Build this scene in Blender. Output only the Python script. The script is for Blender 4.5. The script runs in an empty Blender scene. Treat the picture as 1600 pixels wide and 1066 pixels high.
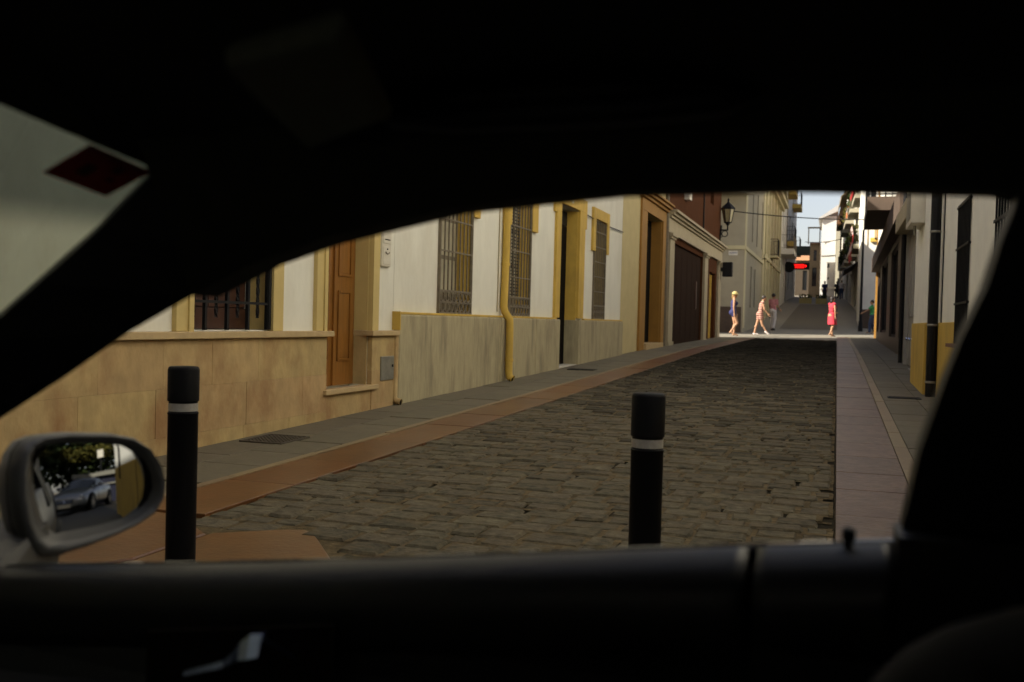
import bpy, bmesh, math, random
from mathutils import Vector, Matrix
R = math.radians
random.seed(7)
C = bpy.context.scene.collection
scene = bpy.context.scene

# ------------------------------------------------------------------ camera
EYE = Vector((0, 0, 1.1))
def cam_axes(psi, p, th):
    f = Vector((-math.sin(psi)*math.cos(p), math.cos(psi)*math.cos(p), math.sin(p)))
    r = Vector((math.cos(psi), math.sin(psi), 0)); u = r.cross(f)
    return f, math.cos(th)*r + math.sin(th)*u, -math.sin(th)*r + math.cos(th)*u
cf, cr, cu = cam_axes(R(18.0247), R(-1.225), R(1.5))
cam = bpy.data.objects.new('camera', bpy.data.cameras.new('camera')); C.objects.link(cam)
m = Matrix((cr, cu, -cf)).transposed().to_4x4(); m.translation = EYE
cam.matrix_world = m
cam.data.sensor_width = 36; cam.data.lens = 35.0
cam.data.clip_start = 0.02; cam.data.clip_end = 3000
cam.data.dof.use_dof = True; cam.data.dof.focus_distance = 6.0; cam.data.dof.aperture_fstop = 4.2
scene.camera = cam

# ------------------------------------------------------------------ sky and sun
SUN = Vector((.857*math.cos(R(36)), .514*math.cos(R(36)), -math.sin(R(36))))   # direction of the light
w = bpy.data.worlds.new('World'); scene.world = w; w.use_nodes = True
nt = w.node_tree; bg = nt.nodes['Background']
sky = nt.nodes.new('ShaderNodeTexSky'); sky.sky_type = 'NISHITA'; sky.sun_disc = False
sky.sun_elevation = R(36); sky.sun_rotation = math.atan2(-SUN.x, -SUN.y); sky.dust_density = 1.2; sky.air_density = 1.0
hs = nt.nodes.new('ShaderNodeHueSaturation'); hs.inputs['Saturation'].default_value = .6
mx = nt.nodes.new('ShaderNodeMix'); mx.data_type = 'RGBA'; mx.blend_type = 'MULTIPLY'; mx.inputs[0].default_value = 1
mx.inputs[7].default_value = (1.04, .98, .97, 1)
nt.links.new(sky.outputs[0], hs.inputs['Color']); nt.links.new(hs.outputs[0], mx.inputs[6])
nt.links.new(mx.outputs[2], bg.inputs[0]); bg.inputs[1].default_value = .065
sl = bpy.data.objects.new('sun', bpy.data.lights.new('sun', 'SUN')); C.objects.link(sl)
sl.data.energy = 4.8; sl.data.angle = R(.53); sl.data.color = (1, .93, .80)
sl.rotation_euler = SUN.to_track_quat('-Z', 'Y').to_euler(); sl.location = (-30, -20, 40)
vs = scene.view_settings; vs.view_transform = 'Standard'; vs.look = 'None'; vs.gamma = 1; vs.exposure = 1.29; vs.use_curve_mapping = False
scene.cycles.max_bounces = 8; scene.cycles.diffuse_bounces = 5; scene.cycles.glossy_bounces = 4

# ------------------------------------------------------------------ materials
MATS = {}
def mat(name, col, rough=.8, var=.12, scale=6, bump=.0, bscale=40, metal=0, spec=.5, stain=None, stain_amt=0, stain_scale=1.2, stretch=(1,1,1), per_obj=0, emit=None):
    if name in MATS: return MATS[name]
    M = bpy.data.materials.new(name); M.use_nodes = True; n = M.node_tree.nodes; l = M.node_tree.links
    b = n['Principled BSDF']; b.inputs['Roughness'].default_value = rough; b.inputs['Metallic'].default_value = metal
    b.inputs['Specular IOR Level'].default_value = spec
    geo = n.new('ShaderNodeNewGeometry'); mp = n.new('ShaderNodeMapping'); mp.inputs['Scale'].default_value = stretch
    l.new(geo.outputs['Position'], mp.inputs['Vector'])
    t = n.new('ShaderNodeTexNoise'); t.inputs['Scale'].default_value = scale; t.inputs['Detail'].default_value = 8; t.inputs['Roughness'].default_value = .6
    l.new(mp.outputs[0], t.inputs['Vector'])
    rmp = n.new('ShaderNodeMapRange'); rmp.inputs[1].default_value = .3; rmp.inputs[2].default_value = .7
    rmp.inputs[3].default_value = 1-var; rmp.inputs[4].default_value = 1+var
    l.new(t.outputs[0], rmp.inputs[0])
    hv = n.new('ShaderNodeHueSaturation'); hv.inputs['Color'].default_value = (*col, 1); l.new(rmp.outputs[0], hv.inputs['Value'])
    last = hv.outputs[0]
    if per_obj:
        oi = n.new('ShaderNodeObjectInfo'); rpi = geo.outputs['Random Per Island']; sm_ = n.new('ShaderNodeMath'); sm_.operation = 'ADD'; l.new(oi.outputs['Random'], sm_.inputs[0]); l.new(rpi, sm_.inputs[1])
        fr_ = n.new('ShaderNodeMath'); fr_.operation = 'FRACT'; l.new(sm_.outputs[0], fr_.inputs[0]); oi_ = fr_
        r2 = n.new('ShaderNodeMapRange'); r2.inputs[3].default_value = 1-per_obj; r2.inputs[4].default_value = 1+per_obj
        l.new(oi_.outputs[0], r2.inputs[0]); h2 = n.new('ShaderNodeHueSaturation'); l.new(r2.outputs[0], h2.inputs['Value'])
        r3 = n.new('ShaderNodeMapRange'); r3.inputs[3].default_value = .5-.007; r3.inputs[4].default_value = .5+.007
        wn = n.new('ShaderNodeTexWhiteNoise'); wn.noise_dimensions = '1D'; l.new(oi_.outputs[0], wn.inputs['W']); l.new(wn.outputs[0], r3.inputs[0]); l.new(r3.outputs[0], h2.inputs['Hue'])
        l.new(last, h2.inputs['Color']); last = h2.outputs[0]
    if stain:
        t2 = n.new('ShaderNodeTexNoise'); t2.inputs['Scale'].default_value = stain_scale; t2.inputs['Detail'].default_value = 7; t2.inputs['Roughness'].default_value = .65
        l.new(mp.outputs[0], t2.inputs['Vector'])
        r4 = n.new('ShaderNodeMapRange'); r4.inputs[1].default_value = .48; r4.inputs[2].default_value = .68; r4.inputs[3].default_value = 0; r4.inputs[4].default_value = stain_amt
        l.new(t2.outputs[0], r4.inputs[0])
        mi = n.new('ShaderNodeMix'); mi.data_type = 'RGBA'; l.new(r4.outputs[0], mi.inputs[0]); l.new(last, mi.inputs[6]); mi.inputs[7].default_value = (*stain, 1); last = mi.outputs[2]
    l.new(last, b.inputs['Base Color'])
    if bump:
        t3 = n.new('ShaderNodeTexNoise'); t3.inputs['Scale'].default_value = bscale; t3.inputs['Detail'].default_value = 6; l.new(mp.outputs[0], t3.inputs['Vector'])
        bp = n.new('ShaderNodeBump'); bp.inputs['Strength'].default_value = bump; bp.inputs['Distance'].default_value = .01
        l.new(t3.outputs[0], bp.inputs['Height']); l.new(bp.outputs[0], b.inputs['Normal'])
    if emit:
        b.inputs['Emission Color'].default_value = (*emit[0], 1); b.inputs['Emission Strength'].default_value = emit[1]
    MATS[name] = M
    return M
PL = mat('white_plaster', (.76, .745, .655), .9, .05, 3, .25, 18, stain=(.56,.52,.42), stain_amt=.5, stain_scale=.9, stretch=(1,1,.5))
PLG = mat('shade_grey_plaster', (.34, .31, .23), .95, .08, 2, spec=.2)  # white plaster darkened to a grey so far walls read as shaded
PLF = mat('far_white_plaster', (.74, .71, .63), .9, .06, 2)
CREAM = mat('cream_plaster', (.54, .45, .23), .9, .06, 3, .2, 20)
CREAMF = mat('far_cream_plaster', (.50, .45, .28), .95, .06, 2)
YEL = mat('yellow_paint', (.59, .39, .07), .75, .10, 5, .25, 25, stain=(.36,.24,.06), stain_amt=.5, stain_scale=3, stretch=(1,1,.5))
YELS = mat('pale_yellow_paint', (.56, .43, .17), .75, .06, 5, .2, 25)
OCH = mat('ochre_paint', (.31, .155, .022), .75, .08, 5, .2, 25)
STONE = mat('tan_stone', (.43, .30, .135), .75, .17, 7, .35, 30, stain=(.24,.105,.035), stain_amt=.7, stain_scale=1.9, stretch=(1,1,.7), per_obj=.055)
LEDGE = mat('ledge_stone', (.47, .34, .17), .7, .1, 8, .2, 30)
REND = mat('grey_render', (.40, .345, .21), .9, .14, 9, .4, 22, stain=(.17,.145,.095), stain_amt=.7, stain_scale=1.5, stretch=(3.2,3.2,.55))
WOOD = mat('varnished_wood', (.235, .098, .018), .35, .22, 7, .15, 30, stretch=(4,4,.4))
WOODD = mat('dark_red_wood', (.065, .024, .014), .5, .2, 7, stretch=(4,4,.4))
IRON = mat('black_iron', (.009, .009, .010), .6, .2, 20, spec=.2)
IRONG = mat('weathered_iron', (.165, .135, .09), .65, .25, 20)
GLASSD = mat('dark_pane', (.015, .017, .018), .08, .1, 4)
DARK = mat('dark_interior', (.010, .008, .006), .95, .1, 4, spec=.05)
BLIND = mat('slatted_blind', (.42, .38, .27), .7, .1, 8)
WHITE = mat('white_enamel', (.62, .58, .48), .45, .06, 10)
GREYM = mat('grey_metal', (.24, .23, .19), .45, .25, 14, metal=.3)
SETT = mat('granite_sett', (.090, .077, .050), .92, .45, 18, 1.0, 45, spec=.22, stain=(.140,.105,.055), stain_amt=.55, stain_scale=7, per_obj=.22)
GROUT = mat('sandy_joint', (.115, .086, .046), .95, .45, 26, .9, 60, spec=.1, stain=(.05,.038,.02), stain_amt=.8, stain_scale=6)
DIRT = mat('joint_dirt', (.022, .018, .011), .95, .3, 30, spec=.05)
SLAB = mat('grey_paving', (.125, .108, .068), .75, .14, 9, .25, 50, stain=(.13,.11,.075), stain_amt=.4, stain_scale=2, per_obj=.09)
KERB = mat('pale_kerb', (.20, .145, .075), .6, .12, 9, .2, 50, per_obj=.08)
RED = mat('red_stone', (.108, .040, .009), .38, .18, 7, .22, 40, stain=(.22,.125,.05), stain_amt=.35, stain_scale=1.6, per_obj=.14)
PINK = mat('pink_stone', (.138, .090, .062), .5, .32, 14, .8, 40, spec=.26, stain=(.085,.045,.030), stain_amt=.75, stain_scale=3.0, per_obj=.14)
ASPH = mat('asphalt', (.055, .052, .047), .9, .25, 30, .4, 90)
PAVF = mat('far_pavement', (.20, .18, .14), .8, .12, 3)
COBF = mat('far_cobbles', (.095, .077, .048), .8, .25, 12, .5, 10)
TILE = mat('clay_tile', (.34, .17, .08), .85, .25, 8)
CHOC = mat('brown_red_wall', (.026, .012, .006), .95, .10, 4, .2, 20, spec=.08)
TERRA = mat('terracotta_wall', (.085, .034, .015), .95, .08, 4, .2, 20, spec=.04)
STUC = mat('shop_stucco', (.42, .36, .24), .8, .08, 6, .2, 25)
BROWND = mat('dark_brown_stone', (.045, .028, .018), .45, .2, 6)
BASEB = mat('brown_base', (.075, .05, .034), .8, .15, 5)
GREYD = mat('grey_door_paint', (.30, .29, .265), .55, .08, 8)
BLKP = mat('car_black_trim', (.0075, .0078, .0085), .55, .1, 60, .05, 400, spec=.28)
BLKS = mat('car_seat_cloth', (.008, .0078, .007), .9, .15, 80, spec=.2)
LINING = mat('roof_cloth', (.035, .035, .027), .95, .1, 60, spec=.1)
SILVER = mat('silver_car_paint', (.33, .335, .35), .28, .03, 20, metal=.75)
SILVG = mat('grey_car_paint', (.21, .21, .215), .34, .03, 20, metal=.55)
RUB = mat('rubber', (.014, .014, .014), .7, .1, 30)
CHROME = mat('sky_blue_chrome', (.50, .60, .95), .16, .03, 30, metal=1)  # blue of reflected sky is put into the metal colour
BOLL = mat('bollard_black', (.0045, .0045, .005), .6, .15, 30, .1, 120, spec=.12)
REFL = mat('reflective_band', (.33, .31, .275), .4, .15, 60)
LEAF = mat('leaf', (.028, .040, .012), .85, .35, 3, spec=.1)
LEAFY = mat('leaf_yellow', (.055, .050, .010), .85, .3, 3, spec=.1)
BLUE = mat('blue_paint', (.03, .05, .16), .5, .1, 5)
REDP = mat('red_paint', (.42, .02, .02), .6, .1, 5)
SKIN = mat('skin', (.40, .215, .12), .6, .08, 12)
NAVY = mat('navy_cloth', (.016, .018, .085), .8, .15, 20)
CAPM = mat('straw_cap', (.44, .36, .15), .85, .15, 40)
REDC = mat('red_cloth', (.50, .028, .05), .8, .1, 10)
PINKC = mat('pink_cloth', (.60, .24, .24), .85, .1, 10)
WHITEC = mat('white_cloth', (.68, .62, .58), .85, .06, 10)
BLACKC = mat('black_cloth', (.02, .02, .022), .85, .1, 10)
GREENC = mat('green_cloth', (.05, .30, .10), .85, .3, 6)
JEAN = mat('blue_cloth', (.04, .06, .12), .85, .1, 10)
HAIRD = mat('dark_hair', (.018, .012, .009), .5, .2, 40)
HAIRB = mat('fair_hair', (.40, .25, .09), .5, .2, 40)
EYEM = mat('eye', (.03, .02, .015), .3)
LIPS = mat('lips', (.36, .12, .09), .5)
TERR = mat('earth', (.16, .13, .085), .95, .2, 2)

def stripes_mat():
    M = mat('striped_cloth', (.50, .20, .14), .85, .05, 10); n = M.node_tree.nodes; l = M.node_tree.links
    geo = n.new('ShaderNodeTexCoord'); sx = n.new('ShaderNodeSeparateXYZ'); l.new(geo.outputs['Object'], sx.inputs[0])
    mm = n.new('ShaderNodeMath'); mm.operation = 'MULTIPLY'; mm.inputs[1].default_value = 70; l.new(sx.outputs[2], mm.inputs[0])
    s = n.new('ShaderNodeMath'); s.operation = 'SINE'; l.new(mm.outputs[0], s.inputs[0])
    g = n.new('ShaderNodeMath'); g.operation = 'GREATER_THAN'; g.inputs[1].default_value = .1; l.new(s.outputs[0], g.inputs[0])
    mi = n.new('ShaderNodeMix'); mi.data_type = 'RGBA'; l.new(g.outputs[0], mi.inputs[0]); mi.inputs[6].default_value = (.48, .27, .20, 1); mi.inputs[7].default_value = (.20, .075, .065, 1)
    l.new(mi.outputs[2], n['Principled BSDF'].inputs['Base Color']); return M
STRIPE = stripes_mat()
def mirror_mat():
    M = bpy.data.materials.new('mirror_glass'); M.use_nodes = True; b = M.node_tree.nodes['Principled BSDF']
    b.inputs['Metallic'].default_value = 1; b.inputs['Roughness'].default_value = .0; b.inputs['Base Color'].default_value = (.38, .39, .39, 1); return M
MIRR = mirror_mat()

# ------------------------------------------------------------------ mesh helpers
class MB:
    def __init__(s): s.v = []; s.f = []
    def add(s, vs, fs):
        o = len(s.v); s.v += [tuple(v) for v in vs]; s.f += [tuple(i+o for i in f) for f in fs]; return s
    def box(s, x0, x1, y0, y1, z0, z1):
        return s.hexa([(x0,y0,z0),(x1,y0,z0),(x1,y1,z0),(x0,y1,z0),(x0,y0,z1),(x1,y0,z1),(x1,y1,z1),(x0,y1,z1)])
    def hexa(s, p):
        return s.add(p, [(0,3,2,1),(4,5,6,7),(0,1,5,4),(1,2,6,5),(2,3,7,6),(3,0,4,7)])
    def quad(s, a, b, c, d): return s.add([a,b,c,d], [(0,1,2,3)])
    def tube(s, path, r, n=8, cap=True):
        P = [Vector(p) for p in path]; rr = r if isinstance(r, (list, tuple)) else [r]*len(P)
        o = len(s.v); up = None
        for i, p in enumerate(P):
            t = (P[min(i+1, len(P)-1)] - P[max(i-1, 0)]).normalized()
            if up is None: up = Vector((0,0,1)) if abs(t.z) < .9 else Vector((1,0,0))
            a = t.cross(up).normalized(); b = a.cross(t).normalized(); up = b
            for k in range(n):
                q = 2*math.pi*k/n; s.v.append(tuple(p + (a*math.cos(q) + b*math.sin(q))*rr[i]))
        for i in range(len(P)-1):
            for k in range(n):
                s.f.append((o+i*n+k, o+i*n+(k+1)%n, o+(i+1)*n+(k+1)%n, o+(i+1)*n+k))
        if cap:
            s.f.append(tuple(o+k for k in reversed(range(n)))); s.f.append(tuple(o+(len(P)-1)*n+k for k in range(n)))
        return s
    def lathe(s, prof, c=(0,0,0), n=24):
        o = len(s.v)
        for r, z in prof:
            for k in range(n):
                q = 2*math.pi*k/n; s.v.append((c[0]+r*math.cos(q), c[1]+r*math.sin(q), c[2]+z))
        for i in range(len(prof)-1):
            for k in range(n):
                s.f.append((o+i*n+k, o+i*n+(k+1)%n, o+(i+1)*n+(k+1)%n, o+(i+1)*n+k))
        s.f.append(tuple(o+k for k in reversed(range(n)))); s.f.append(tuple(o+(len(prof)-1)*n+k for k in range(n)))
        return s
    def loft(s, rings, cap=True, closed=True):
        o = len(s.v); n = len(rings[0])
        for r in rings: s.v += [tuple(p) for p in r]
        for i in range(len(rings)-1):
            for k in range(n if closed else n-1):
                s.f.append((o+i*n+k, o+i*n+(k+1)%n, o+(i+1)*n+(k+1)%n, o+(i+1)*n+k))
        if cap and closed:
            s.f.append(tuple(o+k for k in reversed(range(n)))); s.f.append(tuple(o+(len(rings)-1)*n+k for k in range(n)))
        return s
    def ball(s, c, r, n=10, m=8):
        rx, ry, rz = r if isinstance(r, (tuple, list)) else (r, r, r)
        rings = []
        for i in range(1, m):
            a = math.pi*i/m
            rings.append([(c[0]+rx*math.sin(a)*math.cos(2*math.pi*k/n), c[1]+ry*math.sin(a)*math.sin(2*math.pi*k/n), c[2]-rz*math.cos(a)) for k in range(n)])
        return s.loft(rings)
    def build(s, name, material, parent=None, smooth=False, bevel=0, recalc=True, subs=0):
        me = bpy.data.meshes.new(name)
        off = WLOC.get(parent.name, Vector()) if parent else Vector()
        me.from_pydata([Vector(v)-off for v in s.v], [], s.f)
        if recalc:
            bm = bmesh.new(); bm.from_mesh(me); bmesh.ops.recalc_face_normals(bm, faces=bm.faces); bm.to_mesh(me); bm.free()
        o = bpy.data.objects.new(name, me); C.objects.link(o); me.materials.append(material)
        if parent: o.parent = parent
        WLOC[o.name] = off
        if smooth:
            for p in me.polygons: p.use_smooth = True
        if bevel:
            md = o.modifiers.new('bevel', 'BEVEL'); md.width = bevel; md.segments = 2; md.limit_method = 'ANGLE'; md.angle_limit = R(40)
        if subs:
            md = o.modifiers.new('subsurf', 'SUBSURF'); md.levels = subs; md.render_levels = subs
        return o
WLOC = {}
def thing(name, label, cat, loc=(0,0,0), group=None):
    o = bpy.data.objects.new(name, None); C.objects.link(o); o.location = loc; o.empty_display_size = .2
    WLOC[o.name] = Vector(loc); return tag(o, label, cat, group)
def tag(o, label, cat, group=None):
    o['label'] = label; o['category'] = cat
    if group: o['group'] = group
    return o
def struct(o, kind='structure'): o['kind'] = kind; return o
def box(name, mt, parent, *a, bevel=0): return MB().box(*a).build(name, mt, parent, bevel=bevel)
def copy_obj(o, parent, loc=None):
    c = o.copy(); C.objects.link(c); c.parent = parent; WLOC[c.name] = WLOC.get(o.name, Vector())
    if loc is not None: c.location = loc
    return c
def copy_tree(o, parent=None):
    c = copy_obj(o, parent)
    for ch in list(o.children): copy_tree(ch, c)
    return c

class Frame:      # u along a facade, d outwards from it, z up
    def __init__(s, O, U, N): s.O = Vector(O); s.U = Vector(U).normalized(); s.N = Vector(N).normalized()
    def p(s, u, d, z): return s.O + s.U*u + s.N*d + Vector((0,0,z))
    def hexa(s, mb, u0, u1, d0, d1, z0, z1):
        return mb.hexa([s.p(u0,d0,z0), s.p(u1,d0,z0), s.p(u1,d1,z0), s.p(u0,d1,z0), s.p(u0,d0,z1), s.p(u1,d0,z1), s.p(u1,d1,z1), s.p(u0,d1,z1)])
    def box(s, name, mt, parent, *a, bevel=0):
        return s.hexa(MB(), *a).build(name, mt, parent, bevel=bevel)

def gz(y):
    P = [(-900,0),(0,0),(24,.48),(40,.64),(46,.79),(52,1.0),(80,2.9),(95,3.7),(115,4.6),(200,7),(900,9)]
    for (a, za), (b, zb) in zip(P, P[1:]):
        if y <= b: return za + (zb-za)*(y-a)/(b-a)
    return 9

def wall(F, root, mt, u0, u1, zb, zt, depth, ops, name='wall'):
    """a solid house body whose front has openings (u0,u1,z0,z1,reveal depth)"""
    us = sorted({u0, u1, *[o[0] for o in ops], *[o[1] for o in ops]}); zs = sorted({zb, zt, *[o[2] for o in ops], *[o[3] for o in ops]})
    mb = MB()
    for a, b in zip(us, us[1:]):
        for c, d in zip(zs, zs[1:]):
            um, zm = (a+b)/2, (c+d)/2
            if any(o[0] < um < o[1] and o[2] < zm < o[3] for o in ops): continue
            mb.quad(F.p(a,0,c), F.p(b,0,c), F.p(b,0,d), F.p(a,0,d))
    for o in ops:
        a, b, c, d, e = o[:5]
        mb.quad(F.p(a,0,c), F.p(a,-e,c), F.p(a,-e,d), F.p(a,0,d)); mb.quad(F.p(b,0,c), F.p(b,-e,c), F.p(b,-e,d), F.p(b,0,d))
        mb.quad(F.p(a,0,d), F.p(a,-e,d), F.p(b,-e,d), F.p(b,0,d)); mb.quad(F.p(a,0,c), F.p(a,-e,c), F.p(b,-e,c), F.p(b,0,c))
        mb.quad(F.p(a,-e,c), F.p(b,-e,c), F.p(b,-e,d), F.p(a,-e,d))
    D = -depth
    mb.quad(F.p(u0,D,zb), F.p(u1,D,zb), F.p(u1,D,zt), F.p(u0,D,zt))
    mb.quad(F.p(u0,0,zb), F.p(u0,D,zb), F.p(u0,D,zt), F.p(u0,0,zt)); mb.quad(F.p(u1,0,zb), F.p(u1,D,zb), F.p(u1,D,zt), F.p(u1,0,zt))
    mb.quad(F.p(u0,0,zt), F.p(u1,0,zt), F.p(u1,D,zt), F.p(u0,D,zt))
    # merge doubles so that normals can be made consistent
    me_o = mb.build(name, mt, root, recalc=False)
    bm = bmesh.new(); bm.from_mesh(me_o.data); bmesh.ops.remove_doubles(bm, verts=bm.verts, dist=1e-4); bmesh.ops.recalc_face_normals(bm, faces=bm.faces); bm.to_mesh(me_o.data); bm.free()
    return me_o

def roof(F, root, u0, u1, z, depth, over=.3, rise=.9, mt=None):
    mb = MB(); mid = -depth/2
    pr = [(over, z), (over, z+.07), (mid, z+rise), (-depth-.05, z+.07), (-depth-.05, z)]
    mb.loft([[F.p(u0+.01, d, h) for d, h in pr], [F.p(u1-.01, d, h) for d, h in pr]])
    return mb.build('roof', mt or TILE, root)

def far_window(F, root, u0, u1, z0, z1, frame_mt=None, rev=.18, trim=None, glass=GLASSD, bars=True):
    """window for far facades: frame ring (the window) with a pane as sub-part"""
    fm = frame_mt or BASEB; d = -rev+.03; t = min(.07, (u1-u0)*.15)
    mb = MB()
    e = .003
    F.hexa(mb, u0+e, u0+t, d-.025, d+.03, z0+e, z1-e); F.hexa(mb, u1-t, u1-e, d-.025, d+.03, z0+e, z1-e)
    F.hexa(mb, u0+t, u1-t, d-.02, d+.028, z1-t, z1-e); F.hexa(mb, u0+t, u1-t, d-.02, d+.028, z0+e, z0+t)
    if bars: F.hexa(mb, (u0+u1)/2-.025, (u0+u1)/2+.025, d-.018, d+.026, z0+t, z1-t)
    wdw = mb.build('window', fm, root)
    F.box('pane', glass, wdw, u0+t*.5, u1-t*.5, d-.015, d-.005, z0+t*.5, z1-t*.5)
    if trim:
        tb = MB(); F.hexa(tb, u0-.12, u0-.002, -.01, .035, z0, z1+.12); F.hexa(tb, u1+.002, u1+.12, -.01, .035, z0, z1+.12); F.hexa(tb, u0-.002, u1+.002, -.012, .033, z1+.003, z1+.118); tb.build('surround', trim, wdw)
    return wdw

def balcony(F, root, u0, u1, z, out=.55, h=.95, slab=None, rail=IRON, n=None, th=.12):
    s = F.box('balcony', slab or PLF, root, u0, u1, -.02, out, z-th, z)
    mb = MB(); n = n or max(5, int((u1-u0)/.13))
    def bar(u, d): F.hexa(mb, u-.009, u+.009, d-.009, d+.009, z, z+h)
    for i in range(n+1): bar(u0+.03+(u1-u0-.06)*i/n, out-.03)
    for k in range(1, 5): bar(u0+.03, out*k/5); bar(u1-.03, out*k/5)
    for zz in (z+.06, z+h):
        F.hexa(mb, u0+.02, u1-.02, out-.045, out-.015, zz, zz+.03)
        F.hexa(mb, u0+.015, u0+.045, 0, out-.03, zz+.002, zz+.028); F.hexa(mb, u1-.045, u1-.015, 0, out-.03, zz+.002, zz+.028)
    mb.build('railing', rail, s)
    return s

# ------------------------------------------------------------------ ground, roads and pavements
def sheet(name, mt, x0, x1, y0, y1, lift, kind='structure', nx=1):
    ys = sorted({y0, y1, *[y for y in (-900,0,24,40,46,52,80,95,115,200) if y0 < y < y1]})
    mb = MB()
    for a, b in zip(ys, ys[1:]):
        mb.quad((x0,a,gz(a)+lift),(x1,a,gz(a)+lift),(x1,b,gz(b)+lift),(x0,b,gz(b)+lift))
    o = mb.build(name, mt, None, recalc=False); o['kind'] = kind; return o
sheet('ground', TERR, -700, 700, -600, 880, -.06)
sheet('cross_street', ASPH, -9.15, 40, -4.0, 2.8, -.02)
rb = sheet('cobbled_road', DIRT, -2.95, .02, 2.81, 39.3, -.008)
pl = sheet('left_pavement', GROUT, -4.36, -2.951, 2.81, 39.3, -.014)
pr_ = sheet('right_pavement', GROUT, .021, 1.75, 2.81, 43.5, -.014)
sheet('sunny_crossing', PAVF, -30, 30, 39.31, 51.6, -.003)
sheet('upper_pavement', PAVF, -4.7, 2.2, 51.61, 160, -.005)
sheet('upper_road', COBF, -2.75, .02, 52.0, 79.5, .006)

def prism(poly, z0, z1, ch=.006):
    """slab with chamfered top edge over polygon (list of x,y); follows the ground"""
    n = len(poly); cx = sum(p[0] for p in poly)/n; cy = sum(p[1] for p in poly)/n
    def ins(p, d):
        v = Vector((cx-p[0], cy-p[1])); L = v.length; return (p[0]+v.x/L*d*1.3, p[1]+v.y/L*d*1.3)
    rings = [[(x, y, gz(y)+z0) for x, y in poly], [(x, y, gz(y)+z1-ch) for x, y in poly],
             [(x, y, gz(y)+z1) for x, y in (ins(p, ch) for p in poly)]]
    mb = MB(); o = 0
    for r in rings: mb.v += r
    for i in range(2):
        for k in range(n): mb.f.append((i*n+k, i*n+(k+1)%n, (i+1)*n+(k+1)%n, (i+1)*n+k))
    mb.f.append(tuple(2*n+k for k in range(n)))
    return mb
TONES = [SETT]+[mat('dark_sett_%s' % n, tuple(c*k for c in (.090,.077,.050)), .93, .36, 20, .8, 55, spec=sp, per_obj=.22) for n, k, sp in (('umber', .62, .16), ('brown', .38, .1), ('deep', .23, .07), ('deepest', .15, .05))]  # one sett colour in darker steps; setts and joints darken up the street
# setts: rows across the street
setts = []; mortar = MB(); mortar_d = MB()
def joint(x0, x1, y0, y1):
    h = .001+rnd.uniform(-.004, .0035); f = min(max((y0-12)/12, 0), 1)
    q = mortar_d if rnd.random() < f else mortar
    a = lambda: rnd.uniform(-.004, .004)
    q.quad((x0+a(), y0+a(), gz(y0)+h), (x1+a(), y0+a(), gz(y0)+h), (x1+a(), y1+a(), gz(y1)+h+rnd.uniform(-.001,.001)), (x0+a(), y1+a(), gz(y1)+h))
rnd = random.Random(3)
y = 2.95
while y < 39.0:
    rd = rnd.uniform(.125, .195)
    x = -2.93 + rnd.uniform(-.06, 0)
    while x < .0:
        wd = rnd.uniform(.13, .30); x1 = min(x+wd, .005)
        if x1 - x > .07:
            g = rnd.uniform(.006, .013); j = lambda a=.016: rnd.uniform(-a, a)
            gy = rnd.uniform(.005, .012)
            if rnd.random() < .15: gy = rnd.uniform(.016, .034)
            a0, a1 = max(x+g, -2.945), x1-g
            poly = [(a0+j(.006), y+gy+j()), ((a0+a1)/2, y+gy-.004+j(.008)), (a1+j(.006), y+gy+j()), (a1+.002, y+rd/2), (a1+j(.006), y+rd-.004+j()), ((a0+a1)/2, y+rd-.002+j(.007)), (a0+j(.006), y+rd-.004+j()), (a0-.002, y+rd/2)]
            setts.append((y, (a0+a1)/2, poly, rnd.uniform(.000, .014)))
            if rnd.random() < .93: joint(x1-.016, min(x1+.016, .015), y, y+rd)
        x = x1
    xa = -2.94
    while xa < 0:
        xb = min(xa+rnd.uniform(.12, .5), .012)
        if rnd.random() < .84: joint(xa, xb, y-.022, y+.026)
        xa = xb
    y += rd
mortar.build('mortar', GROUT, rb, recalc=False)['kind'] = 'stuff'
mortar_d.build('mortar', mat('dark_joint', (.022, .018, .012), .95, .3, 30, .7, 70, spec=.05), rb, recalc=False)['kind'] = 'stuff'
RED_MOUTH = [[(-3.42,3.02),(-2.98,2.95),(-2.72,3.40),(-2.71,3.88),(-3.06,4.16),(-3.42,4.2)],
             [(-2.95,2.93),(-2.20,2.86),(-1.98,3.30),(-1.97,3.70),(-2.26,4.07),(-2.33,4.12),(-2.42,4.09),(-2.69,3.90),(-2.70,3.38)],
             [(-2.17,2.86),(-1.2,2.86),(-1.2,3.05),(-1.95,3.28)]]
def in_mouth(x, y):
    for P in RED_MOUTH:
        c = False
        for (xa, ya), (xb, yb) in zip(P, P[1:]+P[:1]):
            if (ya > y) != (yb > y) and x < (xb-xa)*(y-ya)/(yb-ya)+xa: c = not c
        if c: return True
    return False
near = [s for s in setts if not in_mouth(s[1], s[0]+.07) and not in_mouth(s[1]+.03, s[0]+.03)]
jf = MB(); jf.quad((-2.94,2.83,gz(2.83)-.001),(-1.2,2.83,gz(2.83)-.001),(-1.2,4.3,gz(4.3)-.001),(-2.94,4.3,gz(4.3)-.001)); jf.build('sand_bed', GROUT, rb, recalc=False)
near = [s for s in near if s[0] > 3.3 or True]
vis = sorted([s for s in near if s[0] > 3.72 and s[1] > -2.95], key=lambda s: s[0]+abs(s[1]+1.4)*.15)
ind = vis[:296]; ids = {id(s) for s in ind}
for s in ind:
    mb = prism(s[2], -.05, .002+s[3], .012); mb.build('sett', SETT, rb)
mbs = [MB() for _ in TONES]
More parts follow.
